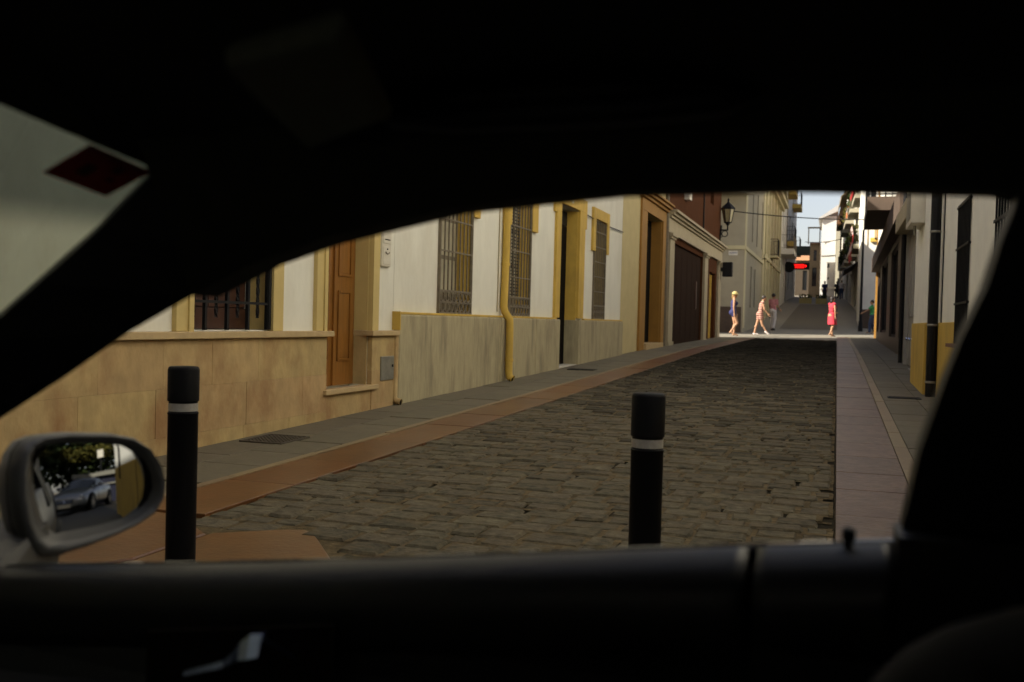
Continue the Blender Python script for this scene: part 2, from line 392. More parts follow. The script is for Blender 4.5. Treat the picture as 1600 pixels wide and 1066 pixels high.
for s in near:
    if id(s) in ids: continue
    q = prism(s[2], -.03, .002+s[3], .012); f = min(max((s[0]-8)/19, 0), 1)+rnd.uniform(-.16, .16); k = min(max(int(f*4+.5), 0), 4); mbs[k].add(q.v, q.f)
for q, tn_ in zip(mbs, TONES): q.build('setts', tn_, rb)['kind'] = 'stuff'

def rect(x0, x1, y0, y1, g=.003): return [(x0+g, y0+g), (x1-g, y0+g), (x1-g, y1-g), (x0+g, y1-g)]
rp = random.Random(11)
def slab_run(parent, name, mt, x0, x1, y0, y1, ln, ylim=999, top=.008, nx=1, jit=.15, skip=None, gap=.003):
    y = y0; rest = MB()
    while y < y1-.05:
        L = ln*rp.uniform(1-jit, 1+jit); yb = min(y+L, y1)
        for k in range(nx):
            a = x0+(x1-x0)*k/nx; b = x0+(x1-x0)*(k+1)/nx
            sh = (L*.45 if k % 2 else 0)
            ya, yc = (y+sh, yb+sh)
            if skip and skip(ya, yc, a, b): continue
            q = prism(rect(a, b, ya, yc, gap), -.04, top+rp.uniform(-.0025, .0025), .003)
            if ya < ylim: q.build(name, mt, parent)
            else: rest.add(q.v, q.f)
        y = yb
    if rest.f: rest.build(name+'s', mt, parent)['kind'] = 'stuff'
GR = (-4.21, -3.85, 6.42, 6.84)
slab_run(pl, 'paving_slab', SLAB, -4.348, -3.47, 2.85, 39.2, .62, 24, nx=2)
# cut slabs round the grate
for q in (rect(-4.348, -3.47, 6.84, 7.02),): pass
slab_run(pl, 'kerb_stone', KERB, -3.47, -3.40, 2.85, 39.2, 1.1, 30, top=.010)
slab_run(pl, 'red_slab', RED, -3.40, -2.953, 4.22, 39.2, 1.0, 40, top=.009)
for poly in RED_MOUTH: prism(poly, -.05, .011, .006).build('red_slab', RED, pl)
slab_run(pr_, 'pink_slab', PINK, .024, .455, 2.85, 43.4, .72, 32, top=.009)
slab_run(pr_, 'kerb_stone', KERB, .455, .56, 2.85, 43.4, 1.1, 30, top=.009)
slab_run(pr_, 'paving_slab', SLAB, .56, 1.72, 2.85, 43.4, .55, 20, top=.007, nx=3)

# drain covers
def grate(label, x0, x1, y0, y1, n, mt=IRON):
    z = gz((y0+y1)/2); s = gz(1)-gz(0)
    t = thing('drain_cover', label, 'drain cover', ((x0+x1)/2, (y0+y1)/2, z))
    fr = MB()
    def sb(mb, a, b, c, d, h): mb.hexa([(a,c,gz(c)-.02),(b,c,gz(c)-.02),(b,d,gz(d)-.02),(a,d,gz(d)-.02),(a,c,gz(c)+h),(b,c,gz(c)+h),(b,d,gz(d)+h),(a,d,gz(d)+h)])
    sb(fr, x0, x1, y0, y0+.02, .019); sb(fr, x0, x1, y1-.02, y1, .019); sb(fr, x0, x0+.02, y0+.02, y1-.02, .018); sb(fr, x1-.02, x1, y0+.02, y1-.02, .018)
    fr.build('rim', mt, t)
    bs = MB(); sb(bs, x0+.02, x1-.02, y0+.02, y1-.02, .0125); bs.build('plate', mt, t)
    st = MB()
    for i in range(n):
        for k in range(n):
            a = x0+.03+(x1-x0-.06)*i/n; c = y0+.03+(y1-y0-.06)*k/n
            sb(st, a, a+(x1-x0-.06)/n*.62, c, c+(y1-y0-.06)/n*.62, .019)
    o = st.build('studs', mt, t); o['kind'] = 'stuff'
GRM = mat('grate_stone', (.060, .048, .032), .8, .3, 25)
grate('square studded drain cover in the pavement under the tan stone wall', *GR, 9, GRM)
grate('narrow dark drain cover by the white doorstep of the yellow trimmed house', -4.10, -3.66, 15.5, 15.74, 6)
grate('narrow dark drain cover in the pavement by the black downpipe', .62, 1.0, 12.9, 13.1, 6)

# ------------------------------------------------------------------ left row of houses
FL = Frame((-4.35, 0, 0), (0, 1, 0), (1, 0, 0))
G_LEFT = None
# --- house one: tan stone base, cream surrounds, wooden door
h1 = thing('stone_clad_house', 'white house with tan stone slab base and varnished wooden front door', 'house', (-4.35, 6, 0))
wall(FL, h1, PL, 2.2, 9.38, -.3, 8.0, 4.4, [(5.97, 7.0, .965, 2.3, .25), (7.90, 8.80, .40, 2.75, .20), (3.0, 4.0, 4.2, 6.2, .3), (5.97, 7.0, 4.2, 6.2, .3), (7.9, 8.8, 4.2, 6.2, .3)])
roof(FL, h1, 2.2, 9.38, 8.0, 4.4)
for a, b in ((3.0,4.0),(5.97,7.0),(7.9,8.8)): far_window(FL, h1, a, b, 4.2, 6.2, WOODD)
rs = random.Random(5)
def stones(u0, u1, z0, z1, rows, wmin, wmax, d=.055):
    for (za, zb) in rows:
        za, zb = max(za, z0), min(zb, z1)
        if zb-za < .02: continue
        u = u0
        while u < u1-.02:
            b = u+rs.uniform(wmin, wmax)
            if u1-b < .2: b = u1
            dd = d+rs.uniform(-.002, .002)
            FL.box('stone_slab', STONE, h1, u+.0005, b-.0005, .001, dd, za+.0005, zb-.0005, bevel=.0016); u = b
ROWS = [(-.2, .24), (.24, .57), (.57, .905)]
stones(2.2, 7.895, -.2, .905, ROWS, .5, .85)
stones(8.805, 9.33, -.2, .905, ROWS, .4, .6)
stones(7.895, 8.805, -.2, .40, [(-.2, .385)], .5, .9, .05)
for a, b in ((2.2, 7.96), (8.74, 9.36)):
    FL.box('ledge', LEDGE, h1, a, b, .0012, .095, .907, .958, bevel=.006)
FL.box('doorstep', LEDGE, h1, 7.84, 8.90, -.02, .09, .387, .432, bevel=.006)
# stone in the door reveal
FL.box('reveal_stone', STONE, h1, 8.785, 8.803, -.19, 0, .432, .905)
FL.box('reveal_stone', STONE, h1, 7.897, 7.912, -.19, 0, .432, .905)
FL.box('reveal_ledge', LEDGE, h1, 8.778, 8.8, -.19, .0, .907, .958)
FL.box('reveal_paint', YELS, h1, 8.79, 8.803, -.19, .0, .96, 2.74)
def surround(F, root, mt, u0, u1, z0, z1, t=.17, d=.04, name='surround', wu=None):
    mb = MB(); F.hexa(mb, u0-t, u0-.001, -.004, d, z0, z1+t); F.hexa(mb, u1+.001, u1+t, -.004, d, z0, z1+t); F.hexa(mb, u0-.001, u1+.001, -.005, d-.001, z1+.001, z1+t)
    o = mb.build(name, mt, root, bevel=.005)
    F.box('moulding', mt, o, u0-.055, u0-.002, d-.002, d+.014, z0, z1+.05); F.box('moulding', mt, o, u1+.002, u1+.055, d-.002, d+.014, z0, z1+.05); return o
surround(FL, h1, YELS, 5.97, 7.0, .958, 2.3, .18)
surround(FL, h1, YELS, 7.90, 8.80, .958, 2.75, .17)
# door leaf
def panel_door(F, root, u0, u1, z0, z1, d, mt, rows, cols, dark=None):
    dr = F.box('door', mt, root, u0, u1, d-.05, d, z0, z1)
    cw = (u1-u0)/cols
    for c in range(cols):
        for (a, b) in rows:
            za, zb = z0+(z1-z0)*a, z0+(z1-z0)*b; ua, ub = u0+cw*c+.09, u0+cw*(c+1)-.09
            mb = MB()
            for (p, q, r, s) in ((ua, ub, za, za+.022), (ua, ub, zb-.022, zb)): F.hexa(mb, p, q, d-.001, d+.014, r, s)
            for (p, q, r, s) in ((ua, ua+.022, za+.022, zb-.022), (ub-.022, ub, za+.022, zb-.022)): F.hexa(mb, p, q, d-.0012, d+.0135, r, s)
            mb.build('moulding', mt, dr)
            F.box('panel', mt, dr, ua+.03, ub-.03, d-.002, d+.006, za+.03, zb-.03, bevel=.005)
    return dr
dr = panel_door(FL, h1, 7.915, 8.785, .435, 2.74, -.14, WOOD, [(.10, .39), (.45, .93)], 2)
mb = MB(); FL.hexa(mb, 8.338, 8.362, -.142, -.120, .44, 2.73); mb.build('centre_strip', WOOD, dr)
kb = MB(); kb.ball(FL.p(8.06, -.10, 1.40), .024); kb.tube([FL.p(8.06,-.14,1.40), FL.p(8.06,-.10,1.40)], .01); kb.build('knob', IRONG, dr, smooth=True)
# black iron grille window with dark red shutters
wf = FL.box('window', WOODD, h1, 5.975, 6.995, -.245, -.215, .97, 2.29)
for i in range(4):
    a = 5.99+i*.25; FL.box('shutter_board', WOODD, wf, a+.004, a+.246, -.216, -.20, 1.14, 2.28, bevel=.004)
FL.box('bottom_rail', WOODD, wf, 5.98, 6.99, -.216, -.192, .972, 1.13, bevel=.004)
FL.box('reveal_paint', YELS, h1, 6.992, 6.999, -.19, .0, .968, 2.295)
for i in range(8):
    u = 6.0+i*.137; thick = .0125
    z0 = .968 if i % 2 else 1.06
    mb = MB()
    if i % 2 == 0:   # twisted bar
        for k in range(60):
            pass
        n = 44
        rings = []
        for k in range(n+1):
            z = z0+(2.28-z0)*k/n; a = k*.55
            rings.append([FL.p(u+thick*1.2*math.cos(a+q*math.pi/2), .02+thick*1.2*math.sin(a+q*math.pi/2), z) for q in range(4)])
        mb.loft(rings)
    else: FL.hexa(mb, u-thick, u+thick, .02-thick, .02+thick, z0, 2.28)
    mb.build('bar', IRON, wf)
FL.box('bar', IRON, wf, 6.955, 6.992, .0, .04, .968, 2.28)
FL.box('cross_bar', IRON, wf, 5.98, 6.99, .012, .032, 1.165, 1.185)
FL.box('cross_bar', IRON, wf, 5.98, 6.99, .012, .032, 1.9, 1.92)
FL.box('meter_door', GREYM, h1, 8.99, 9.29, .05, .068, .46, .70, bevel=.004)
FL.box('meter_lock', IRON, h1, 9.235, 9.255, .066, .078, .59, .615)
mb = MB(); mb.tube([FL.p(9.345, .05, .95), FL.p(9.345, .05, .27), FL.p(9.345, .08, .235), FL.p(9.345, .13, .225)], .035, 10, cap=False); mb.build('drainpipe', STONE, h1, smooth=True)
mb = MB(); mb.tube([FL.p(9.345, .10, .226), FL.p(9.345, .124, .2255)], .0335, 10); mb.build('pipe_mouth', DARK, h1)
# mailbox, hung on the wall
mbx = thing('mailbox', 'cream metal mailbox with arched crest on the white wall by the wooden door', 'mailbox', tuple(FL.p(9.13, 0, 1.6)))
FL.box('body', WHITE, mbx, 9.03, 9.24, .002, .03, 1.6, 1.955, bevel=.008)
mb = MB(); pts = []
arch = [(9.02, 1.957), (9.02, 1.98)] + [(9.135+.10*math.cos(R(a)), 1.985+.06*math.sin(R(a))) for a in range(170, 5, -15)] + [(9.25, 1.98), (9.25, 1.957)]
mb.loft([[FL.p(u, .004, z) for u, z in arch], [FL.p(u, .036, z) for u, z in arch]]); cr_ = mb.build('crest', WHITE, mbx)
FL.box('lid', WHITE, mbx, 9.045, 9.225, .028, .037, 1.83, 1.93, bevel=.004)
FL.box('slot', DARK, mbx, 9.075, 9.195, .036, .0395, 1.865, 1.875)
FL.box('door', WHITE, mbx, 9.05, 9.22, .028, .036, 1.62, 1.80, bevel=.004)
mb = MB(); mb.tube([FL.p(9.09+.09*k/6,   .041, 1.745-.018*math.sin(math.pi*k/6)) for k in range(7)], .005, 6); mb.build('emblem', IRONG, mbx)
mb = MB(); mb.ball(FL.p(9.135, .037, 1.775), .009); mb.build('keyhole', IRON, mbx)

# --- house two: white, grey render base, yellow trim
h2 = thing('yellow_trimmed_house', 'white house with grey rendered base, yellow trim and three barred windows', 'house', (-4.35, 15, 0))
W1, W2, W3, D2 = (10.56, 11.60, 1.15, 2.82), (13.10, 14.08, 1.15, 2.95), (18.12, 19.05, 1.15, 3.02), (15.70, 16.92, .345, 3.03)
wall(FL, h2, PL, 9.385, 20.68, -.3, 7.6, 7, [(*W1, .24), (*W2, .24), (*W3, .24), (*D2, .24), (10.5,11.6,4.3,6.4,.3), (13.1,14.1,4.3,6.4,.3), (18.1,19.1,4.3,6.4,.3)])
roof(FL, h2, 9.385, 20.68, 7.6, 7)
for a, b in ((10.5,11.6),(13.1,14.1),(18.1,19.1)): far_window(FL, h2, a, b, 4.3, 6.4, IRONG)
for a, b in ((9.40, 12.66), (12.672, 14.30), (14.308, 15.66)):
    FL.box('base_panel', REND, h2, a, b, -.01, .075, -.2, 1.125, bevel=.018)
for a, b in ((16.96, 18.55), (18.558, 20.66)):
    FL.box('base_panel', REND, h2, a, b, -.01, .075, -.2, 1.125, bevel=.018)
for a, b in ((9.40, 15.5), (17.35, 20.66)): FL.box('base_trim', YEL, h2, a, b, -.008, .06, 1.126, 1.152, bevel=.006)
FL.box('base_trim', YEL, h2, 9.386, 9.398, -.01, .085, .965, 1.155)
FL.box('trim_stop', YEL, h2, 9.362, 9.384, .0, .09, .965, 1.155)
# door: reveal render base, yellow paint above, dark leaf ajar
FL.box('reveal_render', REND, h2, 16.90, 16.955, -.23, .074, .346, 1.12)
FL.box('reveal_paint', YEL, h2, 16.905, 16.918, -.23, .001, 1.121, 3.02)
FL.box('doorstep', mat('white_marble', (.55,.52,.46), .4, .06, 9), h2, 15.62, 16.98, -.235, .05, .27, .352, bevel=.006)
FL.box('door', DARK, h2, 15.72, 16.89, -.235, -.19, .353, 2.75)
gl = FL.box('fanlight', IRON, h2, 15.72, 16.89, -.232, -.19, 2.76, 3.0)
mb = MB(); F_ = FL
F_.hexa(mb, 15.43, 15.699, -.006, .045, 1.153, 3.03); F_.hexa(mb, 16.922, 17.30, -.006, .045, 1.153, 3.03); F_.hexa(mb, 15.43, 17.30, -.005, .044, 3.031, 3.26)
F_.hexa(mb, 15.32, 15.429, -.004, .043, 2.85, 3.26); F_.hexa(mb, 17.301, 17.42, -.004, .043, 2.75, 3.26)
mb.build('door_surround', YEL, h2, bevel=.006)
FL.box('house_number', WHITE, h2, 16.30, 16.42, .044, .05, 3.10, 3.24)
def lintel_trim(u0, u1, zlow, ztop, t=.22, dl=0):
    mb = MB(); F_.hexa(mb, u0-t, u0-.002, -.004, .05, zlow+dl, ztop+t); F_.hexa(mb, u1+.002, u1+t, -.004, .05, zlow, ztop+t); F_.hexa(mb, u0-.002, u1+.002, -.005, .049, ztop+.002, ztop+t); mb.build('window_trim', YEL, h2, bevel=.006)
lintel_trim(W1[0], W1[1], 2.36, W1[3]); lintel_trim(W2[0], W2[1], 2.41, W2[3], .28); lintel_trim(W3[0], W3[1], 2.42, W3[3], .20)
def barred(Wd, pane_mt, kind, half=.5):
    u0, u1, z0, z1 = Wd
    wn = FL.box('window', IRONG, h2, u0+.004, u1-.004, -.235, -.20, z0+.004, z1-.004)
    FL.box('reveal_paint', YEL if kind != 'c' else mat('dull_yellow', (.30,.22,.08), .8), wn, u1-.012, u1-.003, -.198, -.002, z0+.01, z1-.01)
    FL.box('sash', IRONG, wn, u0+.03, u1-.03, -.2, -.178, z0+.03, z1-.03)
    for k in range(3):
        za = z0+.25+(z1-z0-.3)*k/3; FL.box('pane', pane_mt, wn, u0+.07, u1-.07, -.179, -.172, za, za+(z1-z0-.3)/3-.05)
    n = {'a': 8, 'b': 7, 'c': 6}[kind]; top = z1-.02
    for i in range(n+1):
        u = u0+.025+(u1-u0-.05)*i/n
        FL.box('bar', IRONG, wn, u-.0075, u+.0075, .012, .027, z0, top)
    zs = {'a': [z0+.27, z0+.73, z0+1.1, z0+1.55], 'b': [z0+.27, z0+.55, z0+.92, z0+1.27, z0+1.63], 'c': [z0+.25, z0+.52, z0+.80, z0+1.08, z0+1.36, z0+1.64]}[kind]
    for z in zs: FL.box('cross_bar', IRONG, wn, u0, u1, .008, .031, z-.008, z+.008)
    for u in (u0, u1): FL.box('side_bar', IRONG, wn, u-.012, u+.012, .0, .035, z0, top)
    mb = MB()
    if kind == 'a':
        for z in (zs[1], zs[3]):
            for i in range(n+1):
                u = u0+.025+(u1-u0-.05)*i/n; mb.ball(FL.p(u, .02, z), (.014, .022, .03), 6, 5)
    # scroll work along the bottom
    nb = 7 if kind != 'c' else 5
    for i in range(nb):
        uc = u0+.03+(u1-u0-.06)*(i+.5)/nb; rr = (u1-u0-.06)/nb*.42
        for zc, sg in ((z0+.20, 1), (z0+.075, -1)):
            mb.tube([FL.p(uc+rr*math.cos(a)*sg, .02, zc+.055*math.sin(a)) for a in [R(q) for q in range(0, 331, 30)]], .0105, 5)
    for z in (z0+.012, z0+.135, z0+.262): F_.hexa(mb, u0, u1, .006, .034, z-.008, z+.008)
    mb.build('scrollwork', IRONG, wn)['kind'] = 'stuff'
    if kind == 'b':
        mb = MB()
        for k in range(36):
            z = z0+.30+k*.048; F_.hexa(mb, u0+.04, u0+(u1-u0)*.62, -.04, -.026, z, z+.014)
        for k in range(7):
            u = u0+.05+k*.085; F_.hexa(mb, u, u+.012, -.045, -.041, z0+.28, z1-.03)
        mb.build('lattice', IRON, wn)
barred(W1, BLIND, 'a'); barred(W2, BLIND, 'b'); barred(W3, mat('dusty_pane', (.10,.09,.06), .3), 'c')
mb = MB(); mb.tube([FL.p(12.88, .055, 7.5), FL.p(12.84, .055, 2.0), FL.p(12.80, .055, 1.28), FL.p(12.80, .075, 1.20), FL.p(12.83, .135, 1.10), FL.p(12.83, .14, 1.0), FL.p(12.83, .14, .40), FL.p(12.83, .15, .32), FL.p(12.83, .20, .295)], .052, 12, cap=False)
dp = mb.build('downpipe', YEL, h2, smooth=True)
for z, d in ((1.85, .055), (.55, .14)):
    mb = MB(); mb.lathe([(.054,-.02),(.06,-.015),(.06,.015),(.054,.02)], FL.p(12.835, d, z), 12); mb.build('pipe_collar', YEL, dp)
mb = MB(); mb.tube([FL.p(12.83, .16, .297), FL.p(12.83, .19, .294)], .049, 10); mb.build('pipe_mouth', DARK, dp)
mb = MB(); mb.tube([FL.p(12.70, .012, 7), FL.p(12.66, .012, 1.2)], .009, 6); mb.build('wall_cable', STUC, h2)
mb = MB(); mb.tube([FL.p(14.5, .03, 3.13), FL.p(15.4, .03, 3.10), ], .010, 5); mb.tube([FL.p(17.4, .03, 3.02), FL.p(18.0, .03, 3.0)], .01, 5); mb.tube([FL.p(19.3, .03, 2.98), FL.p(20.65, .03, 3.0)], .01, 5); mb.build('wall_cable', IRON, h2)

# --- house three: cream with ochre doorway
h3 = thing('cream_ochre_house', 'cream house with a dark doorway in a tall ochre surround', 'house', (-4.35, 23, 0))
D3 = (23.30, 25.55, .60, 3.72)
wall(FL, h3, CREAM, 20.69, 26.15, -.3, 8.4, 8, [(*D3, .31), (21.5,22.4,4.9,6.9,.3), (24.0,25.2,4.9,6.9,.3)])
roof(FL, h3, 20.69, 26.15, 8.4, 8)
for a, b in ((21.5,22.4),(24.0,25.2)): far_window(FL, h3, a, b, 4.9, 6.9, WOODD)
mb = MB(); F_.hexa(mb, 22.62, 23.298, -.005, .05, .3, 3.72); F_.hexa(mb, 25.552, 26.0, -.005, .05, .3, 3.72); F_.hexa(mb, 22.62, 26.0, -.004, .049, 3.721, 4.0); mb.build('door_surround', OCH, h3, bevel=.008)
mb = MB(); F_.hexa(mb, 22.52, 26.08, -.003, .11, 4.002, 4.07); F_.hexa(mb, 22.44, 26.12, -.003, .18, 4.071, 4.14); F_.hexa(mb, 22.38, 26.14, -.003, .24, 4.141, 4.19); mb.build('door_cornice', OCH, h3, bevel=.006)
FL.box('reveal_paint', OCH, h3, 25.52, 25.548, -.30, .0, .62, 3.71)
FL.box('door', DARK, h3, 23.31, 25.5, -.305, -.255, .62, 3.7)
FL.box('doorstep', LEDGE, h3, 23.2, 25.6, -.305, .12, .42, .615, bevel=.006)
mb = MB(); mb.tube([FL.p(26.08, .05, 8.2), FL.p(26.08, .05, .45)], .05, 8); mb.build('downpipe', IRONG, h3)

# --- shop four: brown red shutters below a pale cornice
s4 = thing('shuttered_shop', 'brown red shop with a pale moulded cornice and closed dark shutters', 'shop', (-4.35, 33, 0))
wall(FL, s4, TERRA, 26.16, 38.9, -.3, 8.9, 1.7, [(27.3, 33.9, .2, 3.35, .10), (35.9, 37.6, .58, 3.0, .35), (28.5, 29.5, 5.4, 7.4, .3), (32, 33, 5.4, 7.4, .3), (35.5, 36.5, 5.4, 7.4, .3)])
roof(FL, s4, 26.16, 38.9, 8.9, 1.7, .3, .4)
for a in (28.5, 32, 35.5): far_window(FL, s4, a, a+1, 5.4, 7.4, WOODD)
for i in range(6):
    a = 27.31+i*1.098; sp = FL.box('shutter', CHOC, s4, a+.008, a+1.09, -.095, -.06, .42, 3.34, bevel=.004)
    FL.box('panel', CHOC, sp, a+.14, a+.95, -.061, -.057, .7, 3.1, bevel=.002)
FL.box('handle', WOODD, s4, 32.6, 32.75, -.06, -.02, 1.6, 2.5)
for a, b in ((26.55, 27.28), (33.95, 34.75), (38.05, 38.85)):
    pz = MB(); F_.hexa(pz, a, b, -.004, .08, .2, 3.38); F_.hexa(pz, a-.05, b+.05, -.003, .12, 3.381, 3.44); F_.hexa(pz, a-.1, b+.1, -.002, .16, 3.441, 3.52); F_.hexa(pz, a-.05, b+.05, -.003, .11, .2, .62); pz.build('pilaster', STUC, s4, bevel=.005)
mb = MB(); F_.hexa(mb, 26.2, 38.95, -.002, .09, 3.522, 3.9); F_.hexa(mb, 26.2, 39.0, -.002, .15, 3.901, 3.97); F_.hexa(mb, 26.2, 39.02, -.002, .22, 3.971, 4.04); F_.hexa(mb, 26.2, 39.05, -.002, .30, 4.041, 4.11); mb.build('cornice', STUC, s4, bevel=.006)
far_window(FL, s4, 35.92, 37.58, .6, 2.98, YEL, .2, None, mat('yellow_door', (.42,.34,.08), .5))
for a in (36.2, 36.75, 37.3): FL.box('door_bar', YEL, s4, a-.05, a+.05, -.17, -.1, .6, 2.95)
FL.box('alarm_box', WHITE, s4, 29.3, 29.75, .001, .16, 4.75, 5.1, bevel=.01)
mb = MB(); mb.tube([FL.p(33.6, .03, 8.8), FL.p(33.6, .03, 4.12)], .025, 6); mb.build('wall_cable', IRON, s4)
# wall lantern
lan = thing('wall_lantern', 'black iron street lantern on a scrolled bracket at the shop corner', 'lantern', tuple(FL.p(38.55, 0, 4.6)))
LC = Vector(FL.p(38.55, .30, 5.0))
mb = MB(); mb.tube([FL.p(38.55,0,4.72), FL.p(38.55,.30,4.72)], .028, 8); mb.tube([FL.p(38.55,.30,4.70), FL.p(38.55,.30,4.92)], .03, 8)
mb.tube([FL.p(38.55,   .20+.11*math.cos(R(a)), 4.58+.11*math.sin(R(a))) for a in range(0, 361, 30)], .02, 6)
mb.tube([FL.p(38.55, .06+.05*math.cos(R(a)), 4.50+.06*math.sin(R(a))) for a in range(0, 361, 40)], .014, 6)
mb.tube([FL.p(38.55,.02,4.3), FL.p(38.55,.06,4.9)], .035, 8); mb.build('bracket', IRON, lan)
mb = MB(); mb.lathe([(.05,-.10),(.09,-.03),(.16,.0),(.15,.02)], LC, 6); mb.build('base', IRON, lan)
LGL = mat('lantern_glass', (.30, .26, .14), .25, .1, 8)
mb = MB(); mb.lathe([(.135,.02),(.22,.50)], LC, 6); mb.build('glass', LGL, lan)
mb = MB()
for k in range(6):
    a = 2*math.pi*k/6; d = Vector((math.cos(a), math.sin(a), 0)); mb.tube([LC+d*.14+Vector((0,0,.02)), LC+d*.228+Vector((0,0,.5))], .014, 5)
mb.build('ribs', IRON, lan)
mb = MB(); mb.lathe([(.26,.50),(.27,.54),(.20,.62),(.12,.70),(.05,.76),(.03,.82),(.045,.86),(.012,.93)], LC, 6); mb.build('cap', IRON, lan)
bx_ = thing('wall_speaker', 'black box speaker fixed to the shop pilaster under the lantern', 'speaker', tuple(FL.p(38.6, .1, 3.0)))
FL.box('body', IRON, bx_, 38.45, 38.8, .16, .52, 2.95, 3.5, bevel=.02); FL.box('arm', IRON, bx_, 38.58, 38.68, .08, .17, 3.15, 3.3)

# ------------------------------------------------------------------ beyond the crossing, left
FFr = Frame((0, 46, 0), (1, 0, 0), (0, -1, 0))          # facades that look towards the camera at y = 46
FU = Frame((-4.05, 0, 0), (0, 1, 0), (1, 0, 0))
c5 = thing('white_corner_house', 'white corner house with dark brown base on the far side of the crossing', 'house', (-4.05, 46, .8))
ops5 = [(49.6, 50.3, 2.0, 4.0, .2), (51.9, 52.6, 2.05, 4.0, .2), (49.7, 50.3, 5.2, 7.9, .2), (52.6, 53.3, 5.2, 7.9, .2), (56, 56.6, 5.3, 7.9, .2)]
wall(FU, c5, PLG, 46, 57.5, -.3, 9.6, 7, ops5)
roof(FU, c5, 46.01, 57.49, 9.6, 7)
for o in ops5: far_window(FU, c5, *o[:4], None, .12)
mb = MB(); FU.hexa(mb, 45.93, 57.48, -.01, .07, 4.55, 4.72); FFr.hexa(mb, -10, -4.05, -.01, .068, 4.552, 4.718); mb.build('string_course', CREAMF, c5)
FFr.box('base', BASEB, c5, -10, -4.12, -.01, .03, .3, 1.95)
FU.box('pilaster', CREAMF, c5, 46.0, 46.7, -.005, .03, 1.0, 9.55)
FU.box('pilaster', CREAMF, c5, 56.9, 57.45, -.005, .04, 1.0, 9.55)
cbal = MB(); pts = [(-9, 6.75), (-4.25, 6.75)]
arc = [(-9.5, 46), (-9.5, 44.2)] + [(-5.3+1.35*math.sin(R(a)), 44.2+1.6*(1-math.cos(R(a)))*0.9) for a in range(0, 91, 10)] + [(-3.6, 45.9), (-4.04, 46.0)]
cbal.loft([[(x, yy, 7.0) for x, yy in arc], [(x, yy, 7.22) for x, yy in arc], [(x-.001, yy-.06, 7.23) for x, yy in arc], [(x-.001, yy-.06, 7.42) for x, yy in arc]])
cbal.build('corner_balcony', PLG, c5)
FFr.box('street_plate', mat('plate', (.6,.58,.52), .4), c5, -4.75, -4.35, .0, .02, 4.28, 4.48)
FFr.box('plate_stripe', BLUE, c5, -4.72, -4.38, .02, .023, 4.37, 4.40)

cr6 = thing('ornate_cream_house', 'cream house with pilasters, a broken pediment cornice and tall narrow windows', 'house', (-4.05, 66, 1.5))
ops6 = []
for k in range(5):
    ops6.append((60.2+k*2.9, 61.3+k*2.9, 5.4+.15*k, 8.3+.1*k, .25)); ops6.append((60.2+k*2.9, 61.3+k*2.9, 2.3+.22*k, 4.5+.12*k, .25))
wall(FU, cr6, CREAMF, 57.51, 74.5, -.3, 10.2, 7, ops6)
for o in ops6: far_window(FU, cr6, *o[:4], IRONG, .18, None, BASEB)
for k in range(6): FU.box('pilaster', CREAMF, cr6, 58.7+k*2.9, 59.3+k*2.9, -.005, .09, 1.2, 9.4)
mb = MB(); FU.hexa(mb, 57.52, 74.49, -.005, .12, 4.95, 5.15); FU.hexa(mb, 57.52, 74.49, -.005, .25, 9.4, 9.6); FU.hexa(mb, 57.52, 74.6, -.006, .5, 9.6, 9.85); mb.build('cornice', CREAMF, cr6)
mb = MB()
for a, b, s in ((60, 65.5, 1), (73.5, 67.5, -1)):
    mb.loft([[FU.p(a,0,9.86), FU.p(a,.5,9.86), FU.p(a,.5,10.15), FU.p(a,0,10.15)], [FU.p(b,0,11.3), FU.p(b,.5,11.3), FU.p(b,.5,11.6), FU.p(b,0,11.6)]])
FU.hexa(mb, 60, 73.5, -.4, .1, 10.2, 10.6); mb.build('pediment', CREAMF, cr6)
balcony(FU, cr6, 63.0, 64.9, 5.45, .5, 1.0, CREAMF, IRON); 
w7 = thing('narrow_white_house', 'narrow white house squeezed between the ornate cream house and the yellow balconies', 'house', (-4.05, 78, 2.5))
ops7 = [(76.5, 77.8, 4, 6.2, .25), (80, 81.2, 4.2, 6.2, .25), (77, 78.2, 7.5, 9.8, .25)]
wall(FU, w7, PLF, 74.51, 83, -.3, 12.4, 7, ops7); roof(FU, w7, 74.52, 82.99, 12.4, 7)
for o in ops7: far_window(FU, w7, *o[:4], IRONG)
balcony(FU, w7, 75.8, 81.5, 6.85, .9, 1.0, PLF, IRONG, th=.4)
b8 = thing('balcony_house', 'tall white house with iron balconies on yellow undersides in three rows', 'house', (-3.9, 95, 3))
FB = Frame((-4.55, 0, 0), (.004, 1, 0), (1, -.004, 0))
ops8 = []
for k in range(4):
    for z in (8.2, 12.4, 16.0): ops8.append((85+k*5, 87.2+k*5, z, z+2.6, .25))
ops8 += [(86, 88, 4.2, 6.6, .3), (91, 94, 4.4, 6.8, .3), (98, 101, 4.6, 6.8, .3)]
wall(FB, b8, PLF, 83.01, 104, -.3, 19.4, 8, ops8); roof(FB, b8, 83.02, 103.99, 19.4, 8, .5)
FB.box('eave_soffit', YEL, b8, 83.05, 103.9, .0, .45, 19.2, 19.39)
for o in ops8: far_window(FB, b8, *o[:4], IRON)
for z in (8.1, 12.3, 15.9):
    for k in (0, 2):
        balcony(FB, b8, 84.3+k*5, 88.0+k*5, z, .75, 1.2, YEL, IRON, n=26, th=.38)
mb = MB(); mb.tube([FB.p(84.0, .08, 19), FB.p(84.0, .08, 3.2)], .09, 8); mb.build('downpipe', IRONG, b8)

